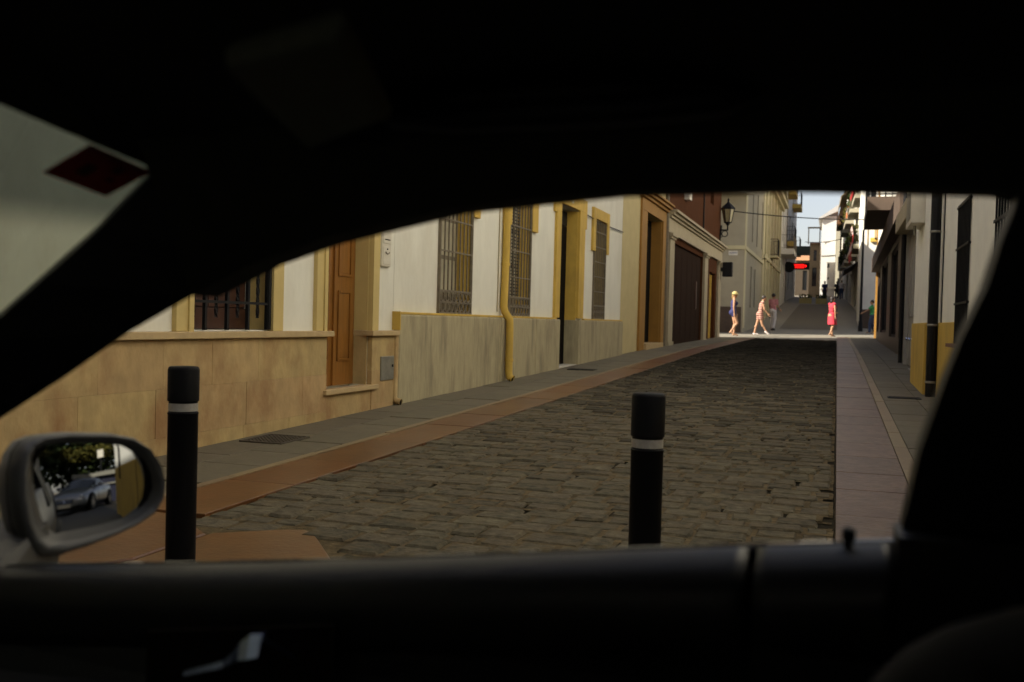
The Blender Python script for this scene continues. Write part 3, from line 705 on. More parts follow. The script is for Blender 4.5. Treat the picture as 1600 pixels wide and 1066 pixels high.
# red led sign etc
def led():
    t = thing('led_sign', 'black projecting sign box with a glowing red led message', 'sign', (-3.3, 84, 5.4))
    x0, x1, zc, y = -3.45, -2.45, 6.05, 84.0
    box('box', IRON, t, x0-.12, x1+.22, y, y+.3, zc-.27, zc+.27)
    E_ = mat('led_red', (.5,.02,.02), .5, 0, 1, emit=((1, .006, .004), .9))
    g = x0-.05
    for k, wdt in enumerate((.16,.16,.16,.16,.16,.16)):
        mb = MB(); a = g+k*.145
        cells = [(0,0),(0,1),(0,2),(1,0),(1,2),(0,3),(1,3),(2,0),(2,1),(2,2),(2,3)] if k % 2 else [(0,0),(1,0),(2,0),(0,1),(0,2),(0,3),(1,3),(2,3),(1,1),(2,2)]
        for i, j in cells: mb.box(a+i*.042, a+i*.042+.037, y-.02, y-.001, zc-.16+j*.08, zc-.16+j*.08+.072)
        mb.build('lit_character', E_, t)
    mb = MB(); a = g+6*.145+.05; mb.box(a, a+.08, y-.02, y-.001, zc-.1, zc+.1); mb.box(a+.08, a+.13, y-.02, y-.001, zc-.04, zc+.05); mb.build('lit_character', E_, t)
    mb = MB(); mb.tube([(-3.95, y+.15, zc+.2), (x0-.1, y+.15, zc+.2)], .04, 6); mb.build('arm', IRON, t)
led()
t = thing('dark_shop_sign', 'dark green black rectangular sign above the red led sign', 'sign', (-3.2, 85, 7))
box('panel', mat('dark_green', (.012,.028,.02), .5), t, -3.55, -2.25, 85, 85.25, 7.0, 7.75); box('arm', IRON, t, -3.95, -3.55, 85.08, 85.16, 7.3, 7.4)
t = thing('round_sign', 'round black disc sign hanging left of the red led sign', 'sign', (-3.8, 82, 5.9))
mb = MB(); mb.tube([(-3.72, 82, 5.85), (-3.72, 82.15, 5.85)], .42, 20); mb.build('disc', IRON, t); box('arm', IRON, t, -4.0, -3.72, 82.04, 82.1, 6.2, 6.27)

# ------------------------------------------------------------------ head of the street
t8 = thing('white_tower_house', 'tall narrow white house at the head of the street with a grey eave', 'house', (-1.1, 115, 4.6))
FT = Frame((0, 115, 0), (1, 0, 0), (0, -1, 0))
opsT = [(-1.2, -.95, 7.7, 8.2, .15), (-1.15, -.95, 6.4, 6.7, .15), (-1.5, -1.0, 10.3, 10.6, .1)]
wall(FT, t8, mat('tower_plaster', (.56,.55,.52), .9, .06, 2), -1.86, -.36, -.3, 13.4, 12, opsT)
for o in opsT[:2]: far_window(FT, t8, *o[:4], IRONG, .1, bars=False)
mb = MB(); mb.hexa([(-2.25,114.6,13.0),(-.2,114.6,13.9),(-.2,128,13.9),(-2.25,128,13.0),(-2.25,114.6,13.15),(-.2,114.6,14.6),(-.2,128,14.6),(-2.25,128,13.15)]); mb.build('roof', mat('grey_eave', (.42,.41,.39), .8), t8)
FT.box('string_course', PLF, t8, -1.9, -.3, -.01, .08, 5.4, 5.6)
mb = MB(); mb.tube([FT.p(-1.86,.05,9.0), FT.p(-.36,.05,9.1)], .03, 5); mb.build('wall_cable', IRON, t8)
tn = thing('tan_house', 'small tan house with pergola frame on its roof left of the white tower', 'house', (-2.1, 106, 4))
FTN = Frame((0, 106, 0), (1, 0, 0), (0, -1, 0))
opn = [(-2.55, -2.1, 5.3, 7.2, .2), (-2.45, -2.15, 7.9, 9.0, .2)]
wall(FTN, tn, mat('tan_plaster', (.52,.38,.22), .9), -2.85, -1.87, -.3, 9.6, 8, opn); roof(FTN, tn, -2.86, -1.87, 9.6, 8, .3, .5)
for o in opn: far_window(FTN, tn, *o[:4], WOODD)
mb = MB()
for xx in (-3.0, -1.9): mb.box(xx-.05, xx+.05, 106.1, 106.2, 9.6, 11.2)
mb.box(-3.1, -1.8, 106.05, 106.25, 11.2, 11.35); mb.build('pergola', STUC, tn)
bk = thing('dark_lane_house', 'house with shade-dark walls closing the lane between the tan house and the yellow balconies', 'house', (-3.6, 130, 5))
FBK = Frame((0, 126, 0), (1, 0, 0), (0, -1, 0))
opk = [(-3.3, -2.7, 5.6, 7.6, .2), (-4.1, -3.6, 5.6, 8.0, .2)]
wall(FBK, bk, mat('shade_lane_plaster', (.05,.036,.022), .95), -5, -2.3, -.3, 9.2, 8, opk); roof(FBK, bk, -5, -2.3, 9.2, 8)  # dark brown stands in for shade on this sunlit wall
for o in opk: far_window(FBK, bk, *o[:4], IRON)

le = thing('lane_end_house', 'white house in the gap at the end of the dark lane right of the tower', 'house', (.6, 145, 5))
FLE = Frame((0, 145, 0), (1, 0, 0), (0, -1, 0))
ope = [(-.1, .4, 9, 11, .2), (-.1, .4, 5.8, 8, .2)]
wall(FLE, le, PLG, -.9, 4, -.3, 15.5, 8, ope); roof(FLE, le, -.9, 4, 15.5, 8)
for o in ope: far_window(FLE, le, *o[:4], IRON)
# planters across the street
pln = []
for i, (x0, x1, yy, lab) in enumerate(((-2.86, -1.92, 81.5, 'yellowish box planter with low green plants, nearer the led sign'), (-1.60, -.78, 80.8, 'yellowish box planter with low green plants, right behind the woman in red'))):
    t = thing('planter', lab, 'planter', ((x0+x1)/2, yy, gz(yy)), 'planters across the street')
    box('trough', mat('planter_paint', (.30,.25,.10), .8), t, x0, x1, yy, yy+.5, gz(yy)-.02, gz(yy)+.42, bevel=.02)
    mb = MB()
    for k in range(160):
        p = Vector((rp.uniform(x0, x1), yy+rp.uniform(.05,.45), gz(yy)+.42+rp.uniform(0,.3))); a, b = Vector((rp.gauss(0,1), rp.gauss(0,1), rp.gauss(0,1))).normalized()*.07, Vector((rp.gauss(0,1), rp.gauss(0,1), rp.gauss(0,1))).normalized()*.05
        mb.add([p-a, p+b, p+a, p-b], [(0,1,2,3)])
    mb.build('plants', LEAF, t, recalc=False)

# ------------------------------------------------------------------ beyond the crossing, right
r5 = thing('sunlit_corner_house', 'white corner house with yellow ledge, white railed balcony and brown base, partly sunlit', 'house', (1.1, 54, 1))
FR5 = Frame((0, 54, 0), (1, 0, 0), (0, -1, 0))
op5 = [(1.55, 2.5, 2.0, 4.6, .2), (1.55, 2.5, 6.3, 8.6, .25)]
wall(FR5, r5, PLF, 1.08, 8, -.3, 10.0, 7, [(1.45, 1.72, 6.35, 8.7, .25)])
far_window(FR5, r5, 1.46, 1.71, 6.36, 8.69, IRON)
roof(FR5, r5, 1.05, 8, 10.0, 7)
FR5.box('ledge', YEL, r5, 1.5, 4, -.01, .12, 5.55, 5.75)
FR5.box('base', BASEB, r5, 1.10, 8, -.01, .04, .5, 2.1)
FR5.box('pilaster', PLF, r5, 1.1, 1.35, -.01, .05, 2.1, 9.9)
balcony(FR5, r5, 1.68, 4, 6.3, .8, 1.0, LEDGE, WHITE, n=22, th=.6)
FR5.box('eave_beam', YEL, r5, 1.0, 1.5, 0, .3, 9.0, 9.9)
pole = thing('lamp_post', 'slim black post standing at the corner of the sunlit white house', 'post', (1.10, 51.3, gz(51.3)))
mb = MB(); mb.tube([(1.10, 51.3, gz(51.3)-.02), (1.10, 51.3, 5.9)], [.075, .05], 10); mb.build('shaft', IRON, pole)
mb = MB(); mb.tube([(1.10, 51.3, gz(51.3)-.02), (1.10, 51.3, gz(51.3)+.5)], [.12, .09], 10); mb.build('base', IRON, pole)

FR6 = Frame((1.42, 61.2, 0), (-.80, 37, 0), (-37, -.80, 0))
r6 = thing('brown_roof_house', 'white house with brown tiled roof and cluttered balconies of plants and flags', 'house', (1, 75, 2.5))
op6 = []
for k in range(4):
    for z in (6.2, 9.2): op6.append((2+k*9, 4.6+k*9, z+.06*k*9/4, z+2.4+.06*k*9/4, .3))
    op6.append((2+k*9, 5.5+k*9, 2.2+k*.45, 4.6+k*.4, .5))
wall(FR6, r6, mat('shade_white_plaster', (.50,.47,.40), .9, .1, 2), 0, 62, -.3, 12.6, 8, op6)  # shade on this white wall is put into a greyer plaster colour
for o in op6: far_window(FR6, r6, *o[:4], IRON, .25)
mb = MB(); mb.loft([[FR6.p(-.3, .6, 12.55), FR6.p(-.3, -8, 12.55), FR6.p(-.3, -4, 13.6)], [FR6.p(62.6, .6, 12.55), FR6.p(62.6, -8, 12.55), FR6.p(58, -4, 13.7)]]); mb.build('roof', TILE, r6)
for k in range(4):
    balcony(FR6, r6, 1.2+k*9, 6.2+k*9, 6.1+.135*k, .6, 1.1, PLG, IRON, n=24, th=.25)
    balcony(FR6, r6, 1.2+k*9, 6.2+k*9, 9.1+.135*k, .6, 1.1, PLG, IRONG, n=24, th=.25)
    mb = MB()
    for q in range(170):
        u = 1.3+k*9+rp.random()*4.6; p = FR6.p(u, .5+rp.uniform(-.15,.2), 6.3+.135*k+rp.choice((0, 3))+rp.uniform(0,1.1)); a = Vector((rp.gauss(0,1), rp.gauss(0,1), rp.gauss(0,1))).normalized()*.16; b = Vector((rp.gauss(0,1), rp.gauss(0,1), rp.gauss(0,1))).normalized()*.12
        mb.add([p-a, p+b, p+a, p-b], [(0,1,2,3)])
    mb.build('balcony_plants', LEAF if k % 2 else LEAFY, r6, recalc=False)['kind'] = 'stuff'
def awning(lab, F, u0, u1, z, out, drop, mt):
    t = thing('awning', lab, 'awning', tuple(F.p((u0+u1)/2, 0, z)))
    mb = MB(); mb.hexa([F.p(u0,.0,z-.04), F.p(u1,.0,z-.04), F.p(u1,out,z-drop-.04), F.p(u0,out,z-drop-.04), F.p(u0,.0,z), F.p(u1,.0,z), F.p(u1,out,z-drop), F.p(u0,out,z-drop)]); c = mb.build('canopy', mt, t)
    mb = MB(); F.hexa(mb, u0, u1, out, out+.02, z-drop-.3, z-drop); mb.build('valance', mt, t)
awning('brown canvas awning over the upper balcony of the brown roofed house', FR6, 18, 26, 12.0, 1.0, .9, mat('awning_brown', (.22,.17,.10), .9))
awning('grey canvas awning over the dark doorways below the balconies', FR6, 9, 20, 5.6, .9, .6, mat('awning_grey', (.16,.16,.18), .9))
awning('pale canvas awning on the balcony nearest the sunlit corner house', FR6, 1, 6.5, 11.8, .7, .6, mat('awning_pale', (.5,.42,.26), .9))
def flag(lab, u, z0, z1, wdt, mt1, mt2):
    t = thing('hanging_banner', lab, 'banner', tuple(FR6.p(u, .7, z0)))
    n = 8; rings = []
    for s in (0, 1):
        pass
    mb = MB(); mb2 = MB()
    for i in range(n):
        a, b = i/n, (i+1)/n
        fa, fb = .66+.05*math.sin(a*7), .66+.05*math.sin(b*7)
        q = (mb if (i//2) % 2 == 0 else mb2)
        za, zb_ = z0+(z1-z0)*a, z0+(z1-z0)*b
        q.hexa([FR6.p(u,fa,za), FR6.p(u+wdt,fa,za), FR6.p(u+wdt,fa+.02,za), FR6.p(u,fa+.02,za), FR6.p(u,fb,zb_), FR6.p(u+wdt,fb,zb_), FR6.p(u+wdt,fb+.02,zb_), FR6.p(u,fb+.02,zb_)])
    mb.build('cloth', mt1, t); mb2.build('cloth', mt2, t)
flag('red and white banner hanging from the lower balcony beside the corner house', 1.4, 5.2, 7.2, 4.4, REDP, mat('pink_white', (.6,.42,.4), .9))
flag('dark red cloth hanging on the upper balcony of the brown roofed house', 1.8, 9.2, 10.2, 4.2, REDP, mat('deep_red', (.28,.02,.03), .9))
flag('small orange cloth over a middle balcony of the brown roofed house', 12, 8.9, 10.1, 2.0, mat('orange_cloth', (.5,.14,.03), .9), mat('white_towel', (.65,.62,.58), .9))

# ------------------------------------------------------------------ right row of houses
FR = Frame((1.22, 0, 0), (0, 1, 0), (-1, 0, 0))
r1 = thing('yellow_base_house', 'white house with yellow base, black barred windows and black downpipe, nearest on the right', 'house', (1.22, 8, 0))
V1, V2 = (10.62, 11.62, .97, 2.44), (7.0, 8.92, 1.0, 2.6)
PLB = mat('bright_white_plaster', (.84, .82, .74), .9, .05, 3, .25, 18)
wall(FR, r1, PLB, 2.7, 13.72, -.3, 9.0, 6.0, [(*V1, .2), (*V2, .2), (4, 5, 1, 2.6, .2), (10.6, 11.6, 4.6, 6.6, .25), (7, 8, 4.6, 6.6, .25)])
roof(FR, r1, 2.7, 13.72, 9.0, 6.0, .2, .6)
for a in (10.6, 7): far_window(FR, r1, a, a+1, 4.6, 6.6, IRON)
far_window(FR, r1, 4, 5, 1, 2.6, IRON)
for a, b in ((2.7, 6.95), (8.97, 10.58), (11.66, 13.70)): FR.box('base', YEL, r1, a, b, -.005, .022, -.2, 1.2, bevel=.006)
for a, b in ((6.95, 8.97), (10.58, 11.66)): FR.box('base', YEL, r1, a, b, -.005, .022, -.2, .93, bevel=.006)
FR.box('sill', mat('sill_brick', (.16,.06,.035), .7), r1, 10.5, 11.75, -.19, .09, .931, .968, bevel=.005)
for Wd, n in ((V1, 9), (V2, 13)):
    u0, u1, z0, z1 = Wd
    wn = FR.box('window', IRON, r1, u0+.004, u1-.004, -.195, -.15, z0+.002, z1-.004)
    FR.box('pane', GLASSD, wn, u0+.06, u1-.06, -.151, -.145, z0+.06, z1-.06)
    for i in range(n+1):
        u = u0+.02+(u1-u0-.04)*i/n; FR.box('bar', IRON, wn, u-.008, u+.008, .008, .024, z0, z1)
    for z in (z0+.42, z0+1.0, z1-.03): FR.box('cross_bar', IRON, wn, u0-.04, u1+.04, .004, .03, z-.012, z+.012)
mb = MB(); mb.tube([FR.p(13.40, .085, 8.9), FR.p(13.40, .085, .22)], .062, 12); dpp = mb.build('downpipe', IRON, r1, smooth=False)
for z in (.46, 1.17, 2.33): mb = MB(); mb.lathe([(.065,-.014),(.07,0),(.065,.014)], FR.p(13.40, .085, z), 12); mb.build('pipe_band', GREYM, dpp)
mb = MB(); mb.tube([FR.p(13.05, .02, 8.9), FR.p(13.05, .02, 1.2)], .008, 5); mb.build('wall_cable', IRON, r1)
# cross street side of this house, seen in the mirror
FX = Frame((0, 2.7, 0), (1, 0, 0), (0, -1, 0))
FX.box('base', YEL, r1, 1.20, 7.21, -.005, .022, -.2, 1.25, bevel=.006)
mb = MB(); mb.tube([FX.p(6.4, .03, 4), FX.p(6.4, .03, .95)], .03, 6); mb.build('wall_cable', IRON, r1)
mb = MB(); mb.tube([FX.p(4.6, .02, 1.2), FX.p(4.6, .02, 0)], .012, 6); mb.build('wall_cable', IRON, r1)

FRb = Frame((1.09, 0, 0), (0, 1, 0), (-1, 0, 0))
r2 = thing('jutting_house', 'white house with ochre yellow base that juts out beyond the black downpipe', 'house', (1.09, 16, .3))
wall(FRb, r2, PLB, 13.74, 16.02, -.3, 9.2, 8, [(14.4, 15.4, 4.6, 6.6, .25)])
far_window(FRb, r2, 14.4, 15.4, 4.6, 6.6, IRON); roof(FRb, r2, 13.74, 16.02, 9.2, 8, .2, .7)
FRb.box('base', YEL, r2, 13.735, 16.01, -.3, .02, -.2, 1.2, bevel=.006)
FRb.box('air_vent', WHITE, r2, 14.5, 15.5, .0, .18, 2.55, 3.1, bevel=.01)
FRb.box('vent_grille', GREYM, r2, 14.6, 15.4, .178, .186, 2.62, 3.03)
mb = MB(); mb.tube([FRb.p(14.9, .1, 2.55), FRb.p(14.9, .1, 2.42)], .02, 6); mb.build('vent_pipe', GREYM, r2)
FRc = Frame((1.26, 0, 0), (0, 1, 0), (-1, 0, 0))
r3 = thing('grey_door_building', 'grey building with tall pale grey folding doors and small round knobs', 'building', (1.26, 19.5, .4))
wall(FRc, r3, mat('grey_plaster', (.36,.34,.30), .9), 16.03, 21.1, -.3, 7.6, 8, [(16.5, 20.9, .40, 2.95, .12), (18.4, 19.4, 4.4, 6.2, .25)])
roof(FRc, r3, 16.03, 21.1, 7.6, 8); far_window(FRc, r3, 18.4, 19.4, 4.4, 6.2, IRON)
for k in range(6):
    a = 16.53+k*.725; d = FRc.box('door', GREYD, r3, a+.006, a+.714, -.115, -.07, .43, 2.94, bevel=.004)
    FRc.box('panel', GREYD, d, a+.1, a+.62, -.071, -.055, 1.35, 2.8, bevel=.004); FRc.box('panel', GREYD, d, a+.1, a+.62, -.071, -.055, .55, 1.2, bevel=.004)
    mb = MB(); mb.ball(FRc.p(a+.64, -.045, .93), .03); mb.build('knob', CHROME, d, smooth=True)
FRc.box('door_hood', STUC, r3, 16.3, 20.95, .0, .22, 2.97, 3.3, bevel=.01)
mb = MB(); mb.tube([FRc.p(21.05, .05, 7.5), FRc.p(21.05, .05, .45)], .04, 10); mb.build('downpipe', IRON, r3)
FRd = Frame((1.36, 21.1, 0), (.0085, 1, 0), (-1, .0085, 0))
r4 = thing('dark_brown_shop', 'dark brown stone fronted shop with plate glass windows at the far right corner', 'shop', (1.45, 32, .6))
op4 = [(1.2, 4.2, .9, 3.3, .2), (5.6, 9.6, .9, 3.3, .2), (12, 17.5, 1.0, 3.4, .2), (19.3, 22.2, 1.0, 3.4, .2), (6, 7, 5, 7, .2), (12, 13, 5, 7, .2)]
wall(FRd, r4, BROWND, 0, 22.9, -.3, 8.6, 8, op4)
SHG = mat('shop_glass', (.05,.055,.06), .05, .1, 2)
for o in op4[:4]: far_window(FRd, r4, *o[:4], IRON, .12, None, SHG)
for o in op4[4:]: far_window(FRd, r4, *o[:4], IRON)
roof(FRd, r4, 0, 22.9, 8.6, 8)
FRd.box('fascia', BASEB, r4, .2, 22.85, -.004, .25, 3.45, 4.0, bevel=.01)
FRd.box('upper_band', PLF, r4, .05, 22.85, -.004, .03, 4.3, 8.5)
balcony(FRd, r4, 6.5, 12, 4.55, .75, 1.0, BASEB, IRON, n=36, th=.35)
FRd.box('corner_post', OCH, r4, 22.62, 22.94, -.01, .07, .3, 8.5)

# ------------------------------------------------------------------ unseen houses; the near ones are added and sized to shade the street
def plain_house(lab, F, u0, u1, zt, depth, mt, ops, name='unseen_house'):
    t = thing(name, lab, 'house', tuple(F.p((u0+u1)/2, 0, 0)))
    wall(F, t, mt, u0, u1, -.3, zt, depth, ops); roof(F, t, u0, u1, zt, depth)
    for o in ops: far_window(F, t, *o[:4], WOODD)
    return t
FS = Frame((0, -4.2, 0), (1, 0, 0), (0, 1, 0))
plain_house('unseen white house added behind the car to shade the near cross street', FS, -9, 14, 10.6, 8, PLF, [(a, a+1.1, z, z+2.0, .25) for a in (-7, -3.5, 0, 3.5, 7, 11) for z in (1.1, 4.2, 7.3)])
FW = Frame((-9.2, 0, 0), (0, 1, 0), (1, 0, 0))
plain_house('unseen cream house added ahead of the car to shade the near cross street', FW, -12, 2.0, 10.6, 7, CREAM, [(a, a+1.1, z, z+2.0, .25) for a in (-9.5, -3, 0) for z in (1.1, 4.2, 7.3)])
FN = Frame((-8.0, 0, 0), (0, 1, 0), (1, 0, 0))
plain_house('unseen tall white house standing forward on the sunny crossing behind the shuttered shop', FN, 41.7, 58, 11.5, 9, PLF, [(a, a+1.1, z, z+2.0, .25) for a in (43, 47, 51) for z in (2, 5.2, 8.2)])

# ------------------------------------------------------------------ what the wing mirror shows: hedge, kiosk, silver roadster
hd = random.Random(21)
def leafy(mb, c, r, n, s):
    for k in range(n):
        d = Vector((hd.gauss(0,1), hd.gauss(0,1), hd.gauss(0,1))).normalized()*(hd.random()**.4)
        p = Vector(c)+Vector((d.x*r[0], d.y*r[1], d.z*r[2]))
        a = Vector((hd.gauss(0,1), hd.gauss(0,1), hd.gauss(0,1))).normalized()*s; b = a.orthogonal().normalized()*s*.6
        mb.add([p-a, p+b, p+a, p-b], [(0,1,2,3)])
for i, (x, yy, h, lab) in enumerate(((17.5, -1.6, 6.5, 'dense dark tree at the end of the near cross street, seen in the mirror'), (19.5, 2.6, 7.5, 'broad dark tree behind the silver roadster, seen in the mirror'))):
    tr = thing('street_tree', lab, 'tree', (x, yy, 0))
    mb = MB(); mb.tube([(x,yy,-.1),(x+.1,yy,1.2),(x-.1,yy+.1,2.4)], [.2,.14,.08], 8); mb.tube([(x,yy,1.3),(x+.6,yy+.5,2.4)], [.09,.03], 6); mb.tube([(x,yy,1.4),(x-.5,yy-.6,2.6)], [.09,.03], 6); mb.build('trunk', BASEB, tr)
    mb = MB(); leafy(mb, (x, yy, h*.52), (1.5, 2.9, h*.5), 4200, .22); mb.build('crown', LEAF, tr, recalc=False)
    mb = MB(); leafy(mb, (x-1.5, yy, 3.0), (.7, 2.6, .5), 700, .15); mb.build('sun_coloured_shoots', LEAFY, tr, recalc=False)  # sunlit look of these shoots comes from the yellower leaf colour
BLUEK = mat('dull_blue_paint', (.005, .006, .022), .6, .1, 5)
ks = thing('blue_kiosk', 'low grey and blue kiosk beyond the silver roadster, seen in the mirror', 'kiosk', (15, 2.8, 0))
box('body', BLUEK, ks, 14.4, 15.6, 1.9, 4.2, -.05, 1.35); box('roof', GREYM, ks, 14.2, 15.8, 1.7, 4.4, 1.35, 1.55); box('counter', GREYM, ks, 14.3, 14.42, 2.0, 4.1, .9, .97)
box('sign_board', WHITE, ks, 14.25, 14.35, 3.0, 3.32, 2.3, 2.72); box('sign_post', IRON, ks, 14.3, 14.36, 3.14, 3.2, 1.55, 2.3)

def car_body_rings(L, W, prof):
    """prof: list of (x, zlow, zbelt, halfwidth) -> closed rings"""
    rings = []
    for x, z0, zb, hw in prof:
        rings.append([(x, -hw*.90, z0), (x, -hw*.985, z0+(zb-z0)*.25), (x, -hw, z0+(zb-z0)*.55), (x, -hw*.965, z0+(zb-z0)*.86), (x, -hw*.86, zb), (x, -hw*.4, zb+.035), (x, 0, zb+.045),
                      (x, hw*.4, zb+.035), (x, hw*.86, zb), (x, hw*.965, z0+(zb-z0)*.86), (x, hw, z0+(zb-z0)*.55), (x, hw*.985, z0+(zb-z0)*.25), (x, hw*.90, z0)])
    return rings
def wheel(parent, x, y, r, sgn, wdt=.2):
    wl = bpy.data.objects.new('wheel', None)
    mb = MB(); n = 28
    prof = [(r*.68, -wdt/2), (r*.93, -wdt/2), (r, -wdt*.36), (r, wdt*.36), (r*.93, wdt/2), (r*.68, wdt/2)]
    rings = [[(x+q*math.cos(2*math.pi*k/n), y+o, r+q*math.sin(2*math.pi*k/n)) for k in range(n)] for q, o in prof]
    mb.loft(rings, cap=False)
    mb.loft([rings[-1], rings[0]], cap=False)
    ty = mb.build('wheel', RUB, parent, smooth=True)
    mb = MB(); yo = y+sgn*wdt*.42
    mb.tube([(x, yo-sgn*.02, r), (x, yo, r)], r*.16, 12)
    for k in range(7):
        a = 2*math.pi*k/7; c, s = math.cos(a), math.sin(a); t = Vector((-s, 0, c))*.03; d = Vector((c, 0, s))
        P = Vector((x, yo-sgn*.01, r)); th = Vector((0, sgn*.02, 0))
        mb.hexa([P+d*r*.1-t, P+d*r*.68-t*.8, P+d*r*.68+t*.8, P+d*r*.1+t, P+d*r*.1-t+th, P+d*r*.68-t*.8+th, P+d*r*.68+t*.8+th, P+d*r*.1+t+th])
    mb.build('rim', SILVER, ty)
    mb = MB(); mb.tube([(x, y-sgn*.03, r), (x, y, r)], r*.67, 20); mb.build('brake_disc', DARK, ty)
    return ty
def roadster():
    t = thing('silver_roadster', 'silver two seat convertible parked with its roof up, reflected in the wing mirror', 'car')
    # front at -x
    prof = [(-1.98, .34, .52, .55), (-1.92, .26, .62, .74), (-1.75, .20, .70, .83), (-1.3, .18, .80, .87), (-.7, .18, .87, .88), (-.2, .18, .90, .88), (.5, .18, .92, .88), (1.1, .18, .95, .88), (1.55, .22, .98, .85), (1.85, .30, .96, .78), (1.96, .36, .88, .68)]
    mb = MB(); mb.loft(car_body_rings(4, 1.76, prof)); b = mb.build('body', SILVER, t, smooth=True); b.modifiers.new('s', 'SUBSURF').render_levels = 1
    # cabin
    cab = [(-.62, .88, .70, .885), (-.05, 1.22, .58, .90), (.35, 1.29, .56, .91), (.75, 1.24, .56, .93), (1.25, .95, .60, .94)]
    def ring(x, zt, hw, zb): return [(x, -hw-.10, zb), (x, -hw-.02, zb+(zt-zb)*.6), (x, -hw*.82, zt-.02), (x, 0, zt+.02), (x, hw*.82, zt-.02), (x, hw+.02, zb+(zt-zb)*.6), (x, hw+.10, zb)]
    mb = MB(); mb.loft([ring(x, zt, hw, zb) for x, zt, hw, zb in cab[1:]]); mb.build('hard_top', SILVER, t, smooth=True)
    mb = MB(); mb.loft([ring(-.75, .90, .70, .87), ring(-.06, 1.215, .578, .90)]); mb.build('windscreen', GLASSD, t)
    for s in (-1, 1):
        mb = MB(); mb.quad((-.40, s*.72, .93), (.55, s*.72, .95), (.40, s*.635, 1.19), (-.08, s*.64, 1.15)); mb.quad((-.40, s*.70, .93), (.55, s*.70, .95), (.40, s*.615, 1.19), (-.08, s*.62, 1.15)); mb.build('side_window', GLASSD, t, recalc=False)
        mb = MB(); mb.ball((-.42, s*.93, .98), (.08, .11, .07)); mb.build('mirror', SILVER, t, smooth=True)
        mb = MB(); mb.ball((-1.80, s*.62, .615), (.14, .14, .085), 14, 8); hl = mb.build('headlight', mat('lamp_glass', (.55,.57,.6), .08, .1, 20, metal=.6), t, smooth=True)
        mb = MB(); mb.ball((-1.86, s*.55, .40), (.08, .12, .05)); mb.build('fog_lamp', mat('lamp_glass', (.6,.6,.6)), t, smooth=True)
        for xw in (-1.28, 1.18):
            wheel(t, xw, s*.80, .315, s)
            mb = MB(); mb.tube([(xw, s*.72, .33), (xw, s*.885, .33)], .36, 24); mb.build('wheel_arch', DARK, t)
        mb = MB(); mb.box(-.55, -.54, s*.878-.004, s*.878+.004, .25, .86); mb.build('door_gap', DARK, t)
        mb = MB(); mb.box(.30, .46, s*.885-.01, s*.885+.012, .74, .77); mb.build('door_handle', SILVER, t)
    mb = MB(); mb.box(-2.0, -1.90, -.34, .34, .44, .58); g = mb.build('grille', DARK, t)
    for z in (.47, .53): mb = MB(); mb.box(-2.015, -1.99, -.33, .33, z, z+.015); mb.build('grille_bar', CHROME, g)
    mb = MB(); mb.tube([(-2.02, 0, .52), (-2.0, 0, .52)], .055, 16); mb.build('badge', CHROME, g)
    mb = MB(); mb.box(-2.0, -1.93, -.26, .26, .30, .41); mb.build('number_plate', WHITE, t)
    mb = MB(); mb.box(-1.95, -1.85, -.6, .6, .21, .29); mb.build('air_intake', DARK, t)
    return t
rsd = roadster()
rsd.location = (11.8, 2.02, -.018); rsd.rotation_euler = (0, 0, R(24))

# ------------------------------------------------------------------ bollards
def bollard(x, y, lab, H=.825, ro=0):
    z = gz(y)
    t = thing('bollard', lab, 'bollard', (x, y, z), 'black bollards at the mouth of the street')
    mb = MB(); mb.lathe([(.056,-.05),(.056,H-.182-ro),(.0575,H-.18-ro),(.0575,H-.176-ro),(.053,H-.172-ro),(.053,H-.134-ro),(.0585,H-.130-ro),(.0585,H-.125-ro),(.0585,H-.012),(.055,H-.003),(.05,H)], (x, y, z), 40)
    b = mb.build('post', BOLL, t, smooth=True)
    for p in b.data.polygons: p.use_smooth = True
    b.modifiers.new('edge', 'EDGE_SPLIT').split_angle = R(40)
    mb = MB(); n = 40; rings = [[(x+.0545*math.cos(2*math.pi*k/n), y+.0545*math.sin(2*math.pi*k/n), z+h) for k in range(n)] for h in (H-.169-ro, H-.139-ro)]
    mb.loft(rings, cap=False); mb.build('reflective_ring', REFL, t, smooth=True)
    mb = MB(); mb.lathe([(.10,-.03),(.10,.008),(.075,.014),(.06,.016)], (x, y, z), 32); mb.build('base_collar', BOLL, t)
bollard(-2.36, 3.22, 'black bollard with grey ring, the one beside the wing mirror')
bollard(-.61, 3.42, 'black bollard with grey ring standing before the cobbles, right of centre', .79, .018)

# ------------------------------------------------------------------ overhead cables
def cable(lab, a, b, sag, r=.02):
    A, B = Vector(a), Vector(b); mb = MB(); mb.tube([A.lerp(B, k/12)-Vector((0,0,sag*4*(k/12)*(1-k/12))) for k in range(13)], r, 5)
    o = mb.build('overhead_cable', IRON, None); tag(o, lab, 'cable')
cable('lower dark cable strung across the crossing at lantern height', (-4.3, 38.6, 5.5), (1.5, 44.0, 5.65), .12)
cable('thin cable high between the yellow balconies and the brown roofed house', (-3.0, 84, 13.6), (1.0, 78, 13.2), .5, .03)
cable('thin cable across the street in front of the white tower', (-3.0, 96, 9.0), (.2, 88, 8.6), .15, .03)

